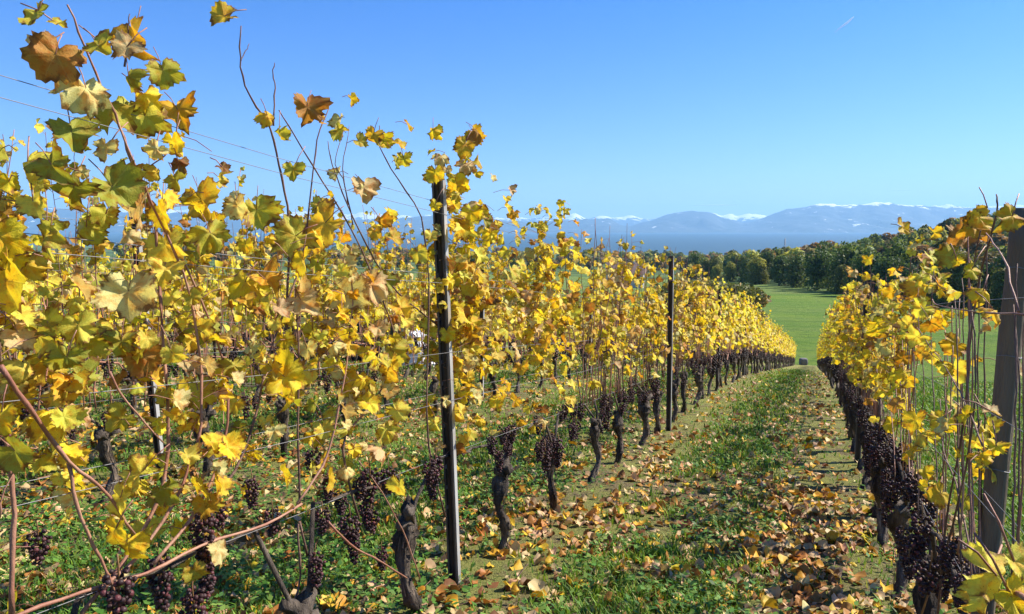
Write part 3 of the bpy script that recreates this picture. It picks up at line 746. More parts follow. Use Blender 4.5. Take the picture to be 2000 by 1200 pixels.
RC = [([(1830, 1210), (1850, 1000), (1880, 850), (1900, 600), (1930, 480), (1950, 400), (1946, 382)], .006, .003, -.05, True),
      ([(1800, 1200), (1870, 1010), (1905, 800), (1905, 640), (1890, 560), (1915, 450)], .005, .0025, -.1, True),
      ([(1990, 610), (1960, 500), (1925, 455)], .004, .002, -.15, False),
      ([(2010, 615), (1920, 610), (1830, 598), (1820, 585)], .004, .002, -.12, False),
      ([(1920, 870), (1890, 800), (1850, 720), (1790, 640)], .004, .002, -.12, True),
      ([(1780, 900), (1772, 700), (1775, 560), (1780, 500)], .006, .003, 0, True),
      ([(1905, 1120), (1870, 950), (1840, 880), (1835, 780)], .005, .003, -.06, True)]
rb_ = random.Random(31)
for x0, y0, y1, n_ in ((1752, 930, 560, 5), (1776, 960, 540, 7), (1790, 1000, 590, 4), (1842, 1080, 560, 4), (1880, 1120, 480, 5), (1905, 1130, 450, 4), (1715, 860, 600, 4), (1985, 1150, 520, 3)):
    for q in range(n_):
        xa, xb = x0 + rb_.uniform(-14, 14), x0 + rb_.uniform(-24, 24); ya, yb = y0 + rb_.uniform(-50, 30), y1 + rb_.uniform(-40, 110)
        RC.append(([(xa + (xb - xa) * t + rb_.uniform(-5, 5), ya + (yb - ya) * t) for t in (0, .2, .4, .6, .8, 1)], .0045, .0026, rb_.uniform(-.1, .12), rb_.random() < .6))
for pts, a, b_, dv, dk in RC: hand_cane(pts, a * .55, b_ * .6, V_R, dv * .4, dk)

# (x, y, width px, colour, tip angle in the picture [0 = down, + = to the right], facing)
HL = [
    (60, 36, 62, 'v', -70, .5), (118, 48, 34, 'v', 70, .4), (98, 125, 104, 'n', -20, .3), (80, 105, 70, 't', -60, .6), (172, 190, 96, 'p', 20, .9), (222, 210, 96, 'v', 60, .4),
    (268, 92, 86, 'o', 10, .8), (238, 100, 60, 't', -40, .3), (200, 95, 62, 'v', 60, .5), (322, 152, 66, 'v', 10, .9), (352, 228, 74, 'o', 25, .8), (347, 290, 56, 'y', 10, .5),
    (288, 192, 62, 'y', 50, .7), (285, 245, 84, 'v', 0, .6), (145, 272, 88, 'd', 30, .8), (205, 300, 52, 'p', -10, .6), (48, 335, 104, 'l', -5, .9), (68, 405, 70, 'l', 30, .6),
    (110, 335, 84, 'd', 40, .6), (135, 385, 100, 'd', -30, .7), (235, 380, 90, 'd', 40, .7), (205, 430, 60, 'v', 0, .8), (270, 420, 110, 't', -20, .8), (322, 432, 66, 'y', 20, .6),
    (325, 495, 84, 'l', 10, .8), (398, 405, 84, 'g', 20, .8), (465, 412, 54, 'p', 10, .9), (250, 590, 104, 'p', 5, .8), (475, 570, 96, 'y', -5, .95), (480, 485, 36, 'y', 0, .3),
    (530, 553, 70, 'o', 60, .4), (590, 520, 62, 'y', -5, .7), (600, 595, 80, 't', 60, .4), (575, 742, 92, 'y', 70, .6), (600, 690, 44, 'p', 0, .7), (612, 655, 44, 'v', 10, .8),
    (620, 450, 110, 'g', -50, .5), (560, 470, 90, 'v', -60, .5), (690, 580, 90, 'p', 60, .5), (740, 560, 80, 't', 70, .5), (600, 225, 70, 'n', 0, .8), (618, 235, 34, 'o', 0, .4),
    (528, 232, 40, 'g', 40, .5), (546, 268, 40, 'v', 0, .6), (572, 340, 42, 'v', 0, .9), (425, 36, 62, 'g', -70, .5), (712, 378, 58, 't', 10, .8), (725, 272, 42, 'g', -30, .5),
    (790, 318, 38, 'v', 10, .8), (785, 285, 34, 'g', 60, .4), (848, 262, 36, 'y', 20, .7), (850, 345, 36, 'y', 0, .8), (847, 405, 26, 'y', -30, .8), (930, 270, 40, 'g', 30, .6),
    (905, 290, 44, 'g', -20, .6), (940, 262, 40, 'n', 60, .5), (915, 330, 40, 't', 10, .7), (905, 365, 40, 'y', 60, .6), (745, 440, 44, 'o', 10, .8), (820, 500, 42, 'l', 30, .6),
    (18, 570, 130, 'y', 30, .6), (60, 530, 70, 'g', 30, .5), (0, 480, 90, 'y', 0, .5), (95, 670, 62, 'y', 20, .7), (45, 660, 74, 't', 50, .5), (100, 640, 70, 'd', 50, .7),
    (127, 712, 76, 'd', -20, .9), (180, 670, 76, 'v', 60, .6), (200, 645, 56, 'l', 70, .5), (235, 680, 66, 'd', 0, .7), (285, 708, 78, 'n', 10, .8), (340, 700, 52, 'l', 10, .8),
    (108, 812, 104, 'y', 70, .4), (35, 780, 90, 'g', 30, .5), (0, 820, 70, 'y', 0, .7), (400, 660, 96, 'd', 0, .9), (388, 780, 84, 'v', 10, .7), (430, 770, 40, 'l', 20, .5),
    (45, 890, 90, 'd', 60, .6), (85, 900, 60, 'v', 70, .5), (262, 940, 84, 'l', -40, .7), (228, 985, 76, 'l', -30, .6), (225, 1045, 66, 'y', -10, .6), (8, 815, 50, 'y', 0, .6),
    (760, 735, 50, 'g', 10, .8), (755, 860, 26, 'o', 0, .5), (780, 960, 56, 'l', 0, .8), (630, 845, 44, 'l', 10, .8), (700, 760, 60, 'g', 0, .6), (560, 620, 60, 'l', 0, .6),
    (150, 750, 60, 'g', 80, .5), (250, 660, 60, 'g', 80, .5), (175, 460, 80, 'v', 20, .7), (90, 470, 90, 'v', -20, .6), (420, 470, 80, 'v', 30, .6), (380, 500, 60, 'd', -20, .6),
    (505, 425, 70, 'v', 10, .6), (345, 360, 50, 'v', 20, .6), (350, 320, 40, 'b', 30, .5), (440, 330, 30, 'b', 60, .5), (300, 300, 46, 'p', -30, .7), (250, 160, 60, 'd', 0, .5),
]
def pic_leaf(x, y, wpx, ck, ang, facing, v, dv, r_):
    wpx *= .90; Pw = on_row(x, y, v + dv); d = Pw[1]; s_ = wpx / 1400.0 * d / 1.5
    a = R(ang); tip = np.array([math.sin(a), r_.uniform(-.5, .3), -math.cos(a)])
    nrm = np.array([r_.uniform(-.95, .95), -1.0 if facing > .45 else -.45, r_.uniform(-.2, .7) + (1 - facing)])
    root = pick_root(x); Mi = to_local(root, None)
    tv = Vector(tip).normalized(); org = Vector(Pw) - tv * s_ * .35
    M = Mi @ frame(org, tip, nrm, s_)
    c = PAL[ck]; f = r_.uniform(.9, 1.08)
    put('leaf', r_.choice(LEAF_HI), root, M, (min(1, c[0] * f), min(1, c[1] * f), c[2] * f, 1))
    # its stalk
    st = MB(); e = org; b0 = e + Vector((r_.uniform(-.03, .03), r_.uniform(.0, .03), r_.uniform(.0, .03))) - tv * .05
    Pp = [Mi @ e, Mi @ ((e + b0) / 2 + Vector((0, 0, .006))), Mi @ b0]; tube(st, [tuple(p) for p in Pp], .0014, 4); st.obj('leaf_stalk', M_CANE, root)
rr_ = random.Random(5)
for h in HL: pic_leaf(*h, V_L[0], rr_.uniform(-.04, .10), rr_)
HR = [(1905, 432, 54, 'y', -60, .6), (1932, 412, 30, 'g', 20, .5), (1872, 468, 80, 'n', -70, .4), (1890, 450, 60, 'o', -60, .6), (1848, 508, 62, 'v', -60, .7), (1970, 430, 60, 'g', -50, .5), (1795, 568, 62, 'g', -60, .6), (1893, 533, 42, 'y', -50, .7), (1838, 572, 30, 'y', 0, .8), (1870, 515, 26, 'y', 20, .7),
      (1914, 572, 52, 'y', -70, .8), (1952, 612, 56, 'g', 60, .4), (1928, 640, 40, 't', 0, .8), (1860, 682, 52, 'g', -50, .7), (1862, 728, 36, 'y', 0, .9), (1760, 732, 40, 'y', -70, .5), (1832, 828, 50, 'y', -60, .5), (1890, 815, 44, 'y', 60, .6),
      (1945, 805, 44, 't', 80, .4), (1935, 842, 44, 'y', 20, .8), (1945, 880, 40, 'y', -20, .8), (1905, 870, 44, 'l', 0, .6), (1925, 905, 46, 'v', 10, .7), (1828, 968, 52, 'g', -70, .5), (1880, 985, 46, 'v', -30, .6), (1805, 950, 22, 'y', 80, .5), (1768, 448, 36, 'g', 70, .5), (1855, 838, 30, 'y', 0, .8), (1868, 890, 28, 'y', 0, .8), (1780, 660, 40, 'n', 20, .6), (1820, 640, 40, 'o', 30, .6)]
for h in HR: pic_leaf(*h, V_R, rr_.uniform(-.07, .0), rr_)
# near shoot that leans into the path at the lower right corner
for (x, y, wpx, ck, an) in ((1965, 1135, 130, 'l', 60), (1915, 1180, 90, 'l', -40), (1985, 1178, 90, 'y', 40), (1990, 1110, 70, 'l', 30)):
    pic_leaf(x, y, wpx, ck, an, .5, .22, 0, rr_)
hand_cane([(2060, 1230), (1990, 1160), (1925, 1150)], .004, .002, .22, 0, False)

# clusters on the foreground vines, where the photograph shows them
for x, y, L, v in [(72, 1075, 95, 0), (310, 1125, 100, 0), (395, 1045, 110, 0), (400, 1120, 90, 0), (425, 1010, 60, 0), (490, 955, 60, 0), (530, 1020, 70, 0), (610, 905, 70, 0), (640, 945, 50, 0), (665, 985, 60, 0), (703, 955, 60, 0), (690, 1060, 60, 0), (745, 1090, 50, 0),
                   (1790, 960, 90, 1), (1765, 900, 80, 1), (1745, 950, 80, 1), (1800, 1040, 90, 1), (1720, 850, 60, 1), (1700, 900, 70, 1), (1780, 1080, 80, 1), (1830, 1130, 80, 1), (1850, 1080, 60, 1), (1815, 1000, 80, 1), (1880, 1150, 70, 1), (1735, 1000, 60, 1)]:
    vv = V_R if v else V_L[0]; P = on_row(x, y - L / 2, vv + rr_.uniform(-.05, .03)); s_ = L / 1400 * P[1] / .14
    root = HAND['R'] if v else pick_root(x); M = to_local(root, None) @ Matrix.Translation(P) @ Matrix.Rotation(rr_.uniform(0, 6), 4, 'Z') @ Matrix.Scale(max(.7, min(1.5, s_)), 4)
    put('grape_cluster', rr_.choice(GR_HI), root, M)

# ------------------------------------------------------------------ posts
def steel_post(base, top, label, group, full=True):
    base, top = Vector(base), Vector(top); ax = (top - base).normalized(); L = (top - base).length
    xa = Vector((SA, CA, 0)); xa = (xa - ax * xa.dot(ax)).normalized(); ya = ax.cross(xa)
    M = Matrix(((xa[0], ya[0], ax[0], base[0]), (xa[1], ya[1], ax[1], base[1]), (xa[2], ya[2], ax[2], base[2]), (0, 0, 0, 1)))
    root = bpy.data.objects.new('trellis_post', None); COL.objects.link(root); root.matrix_basis = M; tag(root, label, 'vineyard post', group)
    # C section, opening uphill to the camera side (-x), lips turned in
    a, b_, t, lip = .018, .024, .0025, .009
    o = [(-a, -b_ + lip), (-a, -b_), (a * .7, -b_), (a, -b_ * .5), (a, b_ * .5), (a * .7, b_), (-a, b_), (-a, b_ - lip)]
    i_ = [(-a + t, -b_ + lip), (-a + t, -b_ + t), (a * .7 - t, -b_ + t), (a - t, -b_ * .5), (a - t, b_ * .5), (a * .7 - t, b_ - t), (-a + t, b_ - t), (-a + t, b_ - lip)]
    pr = o + i_[::-1]; n = len(pr); mb = MB(); zs = [-.3, L]
    Vv = [(x, y, z) for z in zs for x, y in pr]; Q = [(k, (k + 1) % n, n + (k + 1) % n, n + k) for k in range(n)]
    capq = []
    for k in range(7): capq.append((n + k, n + k + 1, n + (n - 2 - k), n + (n - 1 - k)))
    mb.add(Vv, None, Q + capq); mb.obj('profile', M_STEELD, root, smooth=False)  # channel coloured dark as if in shade
    m3 = MB(); box(m3, (-.012, -b_ - .0045, -.3), (.014, -b_ - .001, L - .01)); m3.obj('sunlit_flange_strip', M_STEEL, root, smooth=False)  # added pale strip, paints the flange as catching the sun
    if full:
        for h in np.arange(.45, L - .05, .10):
            for sg in (-1, 1):
                m2 = MB(); box(m2, (-.006, sg * (b_ + .0005) - .0035, h), (.006, sg * (b_ + .0005) + .0035, h + .018)); m2.obj('wire_hook', M_STEEL, root, smooth=False)
    return root
def post_pts(u, v, h=1.9, r_=None):
    x, y = uv2xy(u, v); z = gz(x, y); r_ = r_ or random; return (x, y, z), (x + r_.uniform(-.03, .03), y + r_.uniform(-.03, .03), z + h)
rp = random.Random(3)
def snap(p):
    return (p[0], p[1], p[2])
steel_post(on_row(889, 1168, V_L[0]), on_row(856, 348, V_L[0]), 'nearest dark steel post of the row left of the path, standing clear', 'steel trellis posts')
k = 1
while 2.9 + 4.9 * k < ROW_END:
    b0, t0 = post_pts(2.9 + 4.9 * k, V_L[0] + (.09 if k == 1 else .01), 1.93 if k == 1 else 1.84, rp); steel_post(b0, t0, 'steel trellis post, %s along the row left of the path' % ordw(k), 'steel trellis posts', k < 3); k += 1
steel_post(on_row(318, 952, V_L[1]), on_row(258, 388, V_L[1]), 'nearest steel post of the second row, bright strip among left foliage', 'steel trellis posts')
k = 1
while 3.46 + 4.9 * k < ROW_END:
    b0, t0 = post_pts(3.46 + 4.9 * k, V_L[1], 1.9, rp); steel_post(b0, t0, 'steel trellis post, %s along the second row left of the path' % ordw(k), 'steel trellis posts', False); k += 1
k = 1
while 2.45 + 4.8 * k < ROW_END:
    b0, t0 = post_pts(2.45 + 4.8 * k, V_R, 1.72, rp); steel_post(b0, t0, 'steel trellis post, %s along the row right of the path' % ordw(k), 'steel trellis posts', k < 2); k += 1
# wooden post
b0, t0 = at_depth(1925, 1150, 1.95), at_depth(1999, 408, 1.95); b0 = b0 - (t0 - b0) * .42
P = np.array([b0 + (t0 - b0) * t for t in np.linspace(-.05, 1, 16)]); root = empty('wooden_post', tuple(b0)); tag(root, 'thick weathered grey wooden post at the right edge', 'vineyard post')
mb = MB(); tube(mb, P - b0, .028, 12); Vv = mb.V[0]
Vv += (RNG.random(Vv.shape) - .5) * .003; mb.obj('post_body', M_WOOD, root)
for h in (.35, .55, .75, .9):
    q = P[0] + (P[-1] - P[0]) * h - b0; m2 = MB(); th = np.linspace(0, 6.2832, 17); tube(m2, np.stack([q[0] + .0292 * np.cos(th), q[1] + .0292 * np.sin(th), q[2] + .004 * np.sin(2 * th)], -1), .0014, 4); m2.obj('wire_loop', M_WIRE, root)

# wires
def wire(v, h, off, u0, u1, label, pu):
    us = np.arange(u0, u1, 1.0); x, y = uv2xy(us, v + off); z = ground_z(x, y, False) + h
    z = z - .012 * np.abs(np.sin((us - pu) / 4.9 * math.pi)) + .004 * np.sin(us * 2.3)
    mb = MB(); tube(mb, np.stack([x, y, z], -1), .0010, 4); tag(mb.obj('trellis_wire', M_WIRE), label, 'wire', 'galvanised trellis wires')
HW = [(.64, 0, 'lowest wire, carrying the arms'), (.90, .03, 'near wire of the low pair'), (.93, -.03, 'far wire of the low pair'), (1.12, .03, 'single middle wire'), (1.43, .03, 'near wire of the upper middle pair'), (1.47, -.03, 'far wire of the upper middle pair'), (1.73, .03, 'near wire of the top pair'), (1.79, -.03, 'far wire of the top pair')]
for rown, v, pu, u0 in (('in the row left of the path', V_L[0], 2.9, -1.2), ('in the second row left of the path', V_L[1], 3.46, -2), ('in the third row left of the path', V_L[2], 3, -3), ('in the row right of the path', V_R, 2.45, .9)):
    for h, off, nm in HW:
        if v == V_R and h > 1.45: continue
        if v == V_L[2] and h not in (.64, 1.12, 1.73): continue
        wire(v, h, off, u0, ROW_END, 'thin ' + nm + ' ' + rown, pu)

# ------------------------------------------------------------------ things in the vineyard
# trailer
tx, ty = at_depth(668, 700, 15.6)[:2]; tz = gz(tx, ty)
root = empty('farm_trailer', (tx, ty, tz), R(3)); tag(root, 'low dark green farm trailer parked between the left rows', 'trailer')
mb = MB(); box(mb, (-1.5, -.7, .48), (1.35, .7, .54)); mb.obj('bed', M_DGREEN, root, False)
for nm, lo, hi in (('side_board', (-1.5, -.74, .545), (1.35, -.702, .85)), ('side_board', (-1.5, .702, .545), (1.35, .74, .85)), ('end_board', (-1.54, -.74, .545), (-1.502, .74, .85)), ('end_board', (1.352, -.74, .545), (1.39, .74, .85))):
    mb = MB(); box(mb, lo, hi); mb.obj(nm, M_DGREEN, root, False)
for sx in (-.5, .35):
    for sy in (-.66, .66):
        th = np.linspace(0, 6.2832, 25); mb = MB(); tube(mb, np.stack([sx + .22 * np.cos(th), np.full(25, sy), .30 + .22 * np.sin(th)], -1), .07, 8, cap=False); wh = mb.obj('wheel', M_RUBBER, root)
        m2 = MB(); tube(m2, [(sx, sy - .03, .30), (sx, sy + .03, .30)], .16, 14); m2.obj('rim', M_STEEL, wh)
mb = MB(); tube(mb, [(-2.2, 0, .42), (-1.5, 0, .45)], .035, 6); mb.obj('drawbar', M_STEEL, root)
# crumpled sheet
qx, qy = at_depth(812, 704, 14.6)[:2]; mb = MB(); n = 34; gx, gy = np.meshgrid(np.linspace(-1, 1, n), np.linspace(-1, 1, n)); rr = np.hypot(gx, gy)
zz = .72 * np.exp(-(rr * 1.15) ** 4) * (.75 + .5 * fbm(gx * 3 + 9, gy * 3 + 4, 8)) + .05 * fbm(gx * 9, gy * 9, 4)
Vv = np.stack([gx * .42 + .06 * (fbm(gx * 5, gy * 5, 7) - .5), gy * .38, zz - .05], -1).reshape(-1, 3); i = np.arange(n - 1)[:, None] * n; j = np.arange(n - 1)[None]
mb.add(Vv, None, np.stack([i + j, i + j + 1, i + n + j + 1, i + n + j], -1).reshape(-1, 4)); o = mb.obj('plastic_sheet', M_WHITE, smooth=False); o.location = (qx, qy, gz(qx, qy))
tag(o, 'crumpled white plastic sheeting heaped beyond the nearest steel post', 'plastic sheet')
# stone at the end of the path
sx_, sy_ = at_depth(1569, 708, 64)[:2]; mb = MB(); Vb, Fb = ICO1; vb = np.sign(Vb) * np.abs(Vb) ** .5 * np.array([.36, .3, .36]); mb.add(vb + np.array([0, 0, .3]) + (RNG.random(vb.shape) - .5) * .03, Fb)
o = mb.obj('boundary_stone', M_STONE, smooth=False); o.location = (sx_, sy_, gz(sx_, sy_)); tag(o, 'small grey stone block at the far end of the grass path', 'stone')

# ------------------------------------------------------------------ ground cover
def in_view(x, y, m=.06):
    return (y > .5) & (x / np.maximum(y, .5) > -.76 - m) & (x / np.maximum(y, .5) < .76 + m)
def scatter(n, rmin, rmax, seed):
    g = np.random.default_rng(seed); r = rmin * (rmax / rmin) ** g.random(n); a = g.uniform(-.78, .78, n)
    y = r; x = y * a; return x, y, g
def grass(n, seed):
    x, y, g = scatter(n, 1.1, 34, seed); u, v = xy2uv(x, y)
    cl = fbm(x / .35, y / .35, 31, 3); big = fbm(x / 1.6, y / 1.6, 41, 2)
    path_c = np.exp(-((v + .65) / .5) ** 2); alley = np.zeros_like(v)
    for vl in V_L[:4]: alley = np.maximum(alley, np.exp(-((v - (vl - 1.2)) / .8) ** 2))
    right = sstep(.75, 1.3, v)
    want = np.maximum.reduce([path_c * 1.0, alley * .85, right, np.full_like(v, .12)])
    near_row = np.exp(-((v - .1) / .30) ** 2) + np.exp(-((v + 1.35) / .3) ** 2)
    p = np.clip((cl * .9 + big * .8 - .64) * 4.5, .015, 1) * want * (1 - .85 * np.clip(near_row, 0, 1))
    p = np.where(u > 9, np.maximum(p, .5 * want), p)
    k = (g.random(n) < p) & (u < ROW_END); x, y, v, u = x[k], y[k], v[k], u[k]; n = len(x); z = ground_z(x, y)
    h = g.uniform(.022, .062, n) * (1 + .012 * y) * np.where(v > 1.4, 1.3, 1); wd = (.0022 + .0007 * np.minimum(y, 25)) * g.uniform(.7, 1.4, n)
    a = g.uniform(0, 6.283, n); dx, dy = np.cos(a), np.sin(a); le = g.uniform(.2, 1.1, n) * h
    P0 = np.stack([x - dy * wd, y + dx * wd, z - .005], -1); P1 = np.stack([x + dy * wd, y - dx * wd, z - .005], -1)
    P2 = np.stack([x + dx * le * .35 + dy * wd * .7, y + dy * le * .35 - dx * wd * .7, z + h * .62], -1)
    P3 = np.stack([x + dx * le * .35 - dy * wd * .7, y + dy * le * .35 + dx * wd * .7, z + h * .62], -1)
    P4 = np.stack([x + dx * le, y + dy * le, z + h], -1)
    V_ = np.stack([P0, P1, P2, P3, P4], 1).reshape(-1, 3); b0 = np.arange(n) * 5
    Q = np.stack([b0, b0 + 1, b0 + 2, b0 + 3], -1); T = np.stack([b0 + 3, b0 + 2, b0 + 4], -1)
    pal = np.array([(.13, .27, .03), (.19, .33, .035), (.08, .18, .03), (.28, .33, .06), (.42, .36, .13)]); w_ = [.34, .28, .22, .11, .05]
    c = pal[g.choice(5, n, p=w_)] * g.uniform(.75, 1.25, (n, 1)); C = np.concatenate([np.repeat(c, 5, 0), np.zeros((n * 5, 1))], 1)
    mb = MB().add(V_, T, Q, C); return mb
tag(grass(330000, 71).obj('grass', M_GRASS, smooth=False), 'tufts of green grass in the alleys between the vines', None, None, 'stuff')
def weeds(n, seed):
    x, y, g = scatter(n, 1.1, 16, seed); u, v = xy2uv(x, y)
    cl = fbm(x / .30 + 7, y / .30, 91, 3); big = fbm(x / 1.3, y / 1.3, 97, 2)
    left = sstep(-1.2, -1.7, v) if False else (1 - sstep(-1.75, -1.25, v))
    want = np.maximum(left * .75 * (1 - .55 * sstep(4, 9, u)), np.where((v > -1.1) & (v < -.15), .5, .08))
    p = np.clip((cl * .9 + big * .7 - .64) * 4.2, 0, 1) * want
    k = (g.random(n) < p); x, y = x[k], y[k]; n = len(x); z = ground_z(x, y) + g.uniform(.01, .07, n)
    s_ = g.uniform(.009, .021, n) * (1 + .03 * y); a = g.uniform(0, 6.283, n); tl = g.uniform(-.5, .6, n)
    D = np.stack([np.cos(a), np.sin(a), tl], -1); D /= np.linalg.norm(D, axis=1)[:, None]; S = np.stack([-np.sin(a), np.cos(a), g.uniform(-.4, .4, n)], -1)
    O = np.stack([x, y, z], -1); s1 = s_[:, None]
    V_ = np.stack([O, O + D * s1 * .8 + S * s1 * .55, O + D * s1 * 1.9, O + D * s1 * .8 - S * s1 * .55], 1).reshape(-1, 3); b0 = np.arange(n) * 4
    pal = np.array([(.075, .20, .028), (.12, .26, .04), (.055, .135, .03), (.18, .29, .055)]); c = pal[g.choice(4, n)] * g.uniform(.8, 1.2, (n, 1)); C = np.concatenate([np.repeat(c, 4, 0), np.zeros((n * 4, 1))], 1)
    return MB().add(V_, None, np.stack([b0, b0 + 1, b0 + 2, b0 + 3], -1), C)
tag(weeds(150000, 72).obj('weeds', M_GRASS, smooth=False), 'low leafy green weeds under the foreground vines', None, None, 'stuff')
# fallen leaves: the nearest as pieces of the ground, the rest as litter
x, y, g = scatter(34000, 1.3, 30, 73); u, v = xy2uv(x, y)
dens = .25 + .75 * np.clip((fbm(x / .5, y / .5, 61, 3) - .40) * 4, 0, 1)
d2 = np.where((v > -1.7) & (v < .8), .85 + .4 * np.exp(-((v + .1) / .35) ** 2), 1.5); d2 = np.where(v > .9, .15, d2)
k = (g.random(len(x)) < dens * d2) & (u < 40)
pts = sorted(zip(x[k], y[k], v[k], u[k]), key=lambda q: q[1] + (0 if q[2] > -1.7 else 2.0))
lit = MB(); r_ = random.Random(9)
for i, (x_, y_, v_, u_) in enumerate(pts):
    s_ = r_.choice([r_.uniform(.018, .038), r_.uniform(.030, .056)]) * (1 if y_ < 8 else 1.12); z_ = gz(x_, y_)
    nrm = (r_.gauss(0, .28), r_.gauss(0, .28), 1 if r_.random() < .6 else -1); a = r_.uniform(0, 6.28)
    M = frame((x_, y_, z_ + .010 + s_ * .10), (math.cos(a), math.sin(a), r_.gauss(0, .14)), nrm, s_); c = rcol(r_, W_FLOOR); c = (c[0] * .74, c[1] * .68, c[2] * .76, 1)
    if i < 290: put('fallen_leaf', r_.choice(DRY_HI), ground if not (-1.2 < v_ < .2) else path, M, c)
    else: add_leaf(lit, r_.choice(DRY_LO), M, c)
tag(lit.obj('fallen_leaves', M_DRYJ), 'brown and orange fallen vine leaves littering the grass', None, None, 'stuff')
# dead sticks and short dry stubble by the rows
st = MB(); g = np.random.default_rng(8)
for q in range(900):
    y_ = 1.3 * (18 / 1.3) ** g.random(); x_ = y_ * g.uniform(-.75, .75); u_, v_ = xy2uv(x_, y_)
    if v_ > 1.4: continue
    a = g.uniform(0, 6.28); L = g.uniform(.04, .16); p = np.array([x_, y_, gz(x_, y_) + .012]); d = np.array([math.cos(a), math.sin(a), g.uniform(-.05, .15)]) * L
    tube(st, [p, p + d * .5 + np.array([0, 0, .004]), p + d], .0022, 3, cap=False)
tag(st.obj('dead_twigs', M_CANED), 'dry broken twigs scattered under the vine rows', None, None, 'stuff')

# ------------------------------------------------------------------ trees
def crown_mb(seed, H, W, nq, q, pal, trunk_h=.22, lobes=11):
    """Leaf-clump faces spread through several overlapping lobes; gaps and uneven outline."""
    g = np.random.default_rng(seed); mb = MB(); per = nq // lobes; limb = []
    for L in range(lobes):
        a = g.uniform(0, 6.283); rr = W * .5 * g.uniform(.0, .62) if L else 0; cz = H * g.uniform(trunk_h + .14, .84) if L else H * .66
        taper = 1 - .75 * max(0, (cz / H - .55)) / .45; ctr = np.array([math.cos(a) * rr * taper, math.sin(a) * rr * taper, cz]); limb.append(ctr)
        R_ = np.array([W, W, H * .8]) * g.uniform(.17, .27)
        d = g.standard_normal((per, 3)); d /= np.linalg.norm(d, axis=1)[:, None]; rad = g.uniform(.72, 1.06, (per, 1)) ** .6
        bump = 1 + .22 * (vnoise(d[:, 0] * 2.2 + seed, d[:, 1] * 2.2 + d[:, 2] * 1.7 + L * 5, seed) - .5)[:, None] * 2
        P = ctr + d * R_ * rad * bump; P = P[P[:, 2] > H * trunk_h * .6]
        n = len(P); d = d[:n]
        t1 = g.standard_normal((n, 3)); t1 /= np.linalg.norm(t1, axis=1)[:, None]; nr = d + g.standard_normal((n, 3)) * .6
        t1 = np.cross(nr, t1); t1 /= np.linalg.norm(t1, axis=1)[:, None] + 1e-6; t2 = np.cross(nr, t1); t2 /= np.linalg.norm(t2, axis=1)[:, None] + 1e-6
        s_ = q * g.uniform(.6, 1.3, (n, 1)); V_ = np.stack([P - t1 * s_, P + t2 * s_ * .7, P + t1 * s_, P - t2 * s_ * .7], 1).reshape(-1, 3); b0 = np.arange(n) * 4
        pc = np.array(pal[g.integers(len(pal))]) * g.uniform(.85, 1.6); c = pc * g.uniform(.7, 1.3, (n, 1)); C = np.concatenate([np.repeat(c, 4, 0), np.zeros((n * 4, 1))], 1)
        mb.add(V_, None, np.stack([b0, b0 + 1, b0 + 2, b0 + 3], -1), C)
    return mb, limb
def trunk_tree(H, limb):
    mb = MB(); tube(mb, [(0, 0, -.5), (.05, 0, H * .2), (-.05, .08, H * .5), (0, 0, H * .72)], [H * .03, H * .022, H * .014, H * .006], 7)
    for c in limb[1:7]: tube(mb, [(0, 0, H * .25), (c[0] * .5, c[1] * .5, H * .25 + (c[2] - H * .25) * .6), tuple(c)], [H * .010, H * .007, H * .003], 5)
    return mb
GREENS = [(0.065, 0.111, 0.026), (0.085, 0.137, 0.031), (0.055, 0.098, 0.029), (0.111, 0.150, 0.036)]
OLIVES = [(0.143, 0.156, 0.036), (0.169, 0.182, 0.039), (0.111, 0.130, 0.033)]
YELL = [(0.260, 0.260, 0.046), (0.221, 0.234, 0.052), (0.182, 0.208, 0.046)]
RUST = [(0.221, 0.137, 0.058), (0.182, 0.130, 0.058), (0.143, 0.124, 0.046)]
TREES = []
for i, (pal, H, W) in enumerate([(GREENS, 13, 10), (GREENS, 15, 10), (OLIVES, 12, 9), (YELL, 13, 9), (GREENS, 11, 11), (OLIVES, 14, 8), (RUST, 12, 9)]):
    mb, limb = crown_mb(600 + i, H, W, 3600, .34, pal, -.05, 20)
    TREES.append((trunk_tree(H, limb).mesh('trunk', M_TRUNK), mb.mesh('crown', M_TREE, False), H))
def tree(px, Y, kind, s_, label, group, name='deciduous_tree'):
    x = at_depth(px, 500, Y)[0]; root = empty(name, (x, Y, gz(x, Y)), random.uniform(0, 6.28)); root.scale = (s_, s_, s_ * random.uniform(.9, 1.1))
    tag(root, label, 'tree', group); put('trunk', TREES[kind][0], root); put('crown', TREES[kind][1], root)
# woodland edge behind the meadow
spots = []
px = 1352
rt = random.Random(12)
while px < 2080:
    t = (px - 1000) / 1400; Y = float(edge_depth(t)) + rt.uniform(2, 9); spots.append((px, Y)); px += rt.uniform(.72, 1.0) * 7.5 / Y * 1400
kinds = {0: 2, 1: 2, 2: 3, 3: 3, 4: 0, 5: 2, 6: 0, 7: 1, 8: 4, 9: 2, 10: 1}
KN = ['dark green broad tree', 'tall dark green tree', 'olive green tree', 'yellow green autumn tree', 'low wide dark tree', 'slim olive tree', 'rusty autumn tree']
for i, (px, Y) in enumerate(spots):
    k = kinds.get(i, rt.choice([0, 1, 5, 4, 2, 6])); s_ = rt.uniform(.62, 1.08) * (.92 if px < 1500 else 1.0 if px < 1700 else 1.12)
    tree(px, Y, k, s_, '%s at the meadow edge, %s tree from the left' % (KN[k], ordw(min(i, 19))), 'trees along the meadow edge')
tree(1478, 283, 3, 1.02, 'brightest yellow green tree at the left end of the meadow edge', 'trees along the meadow edge')
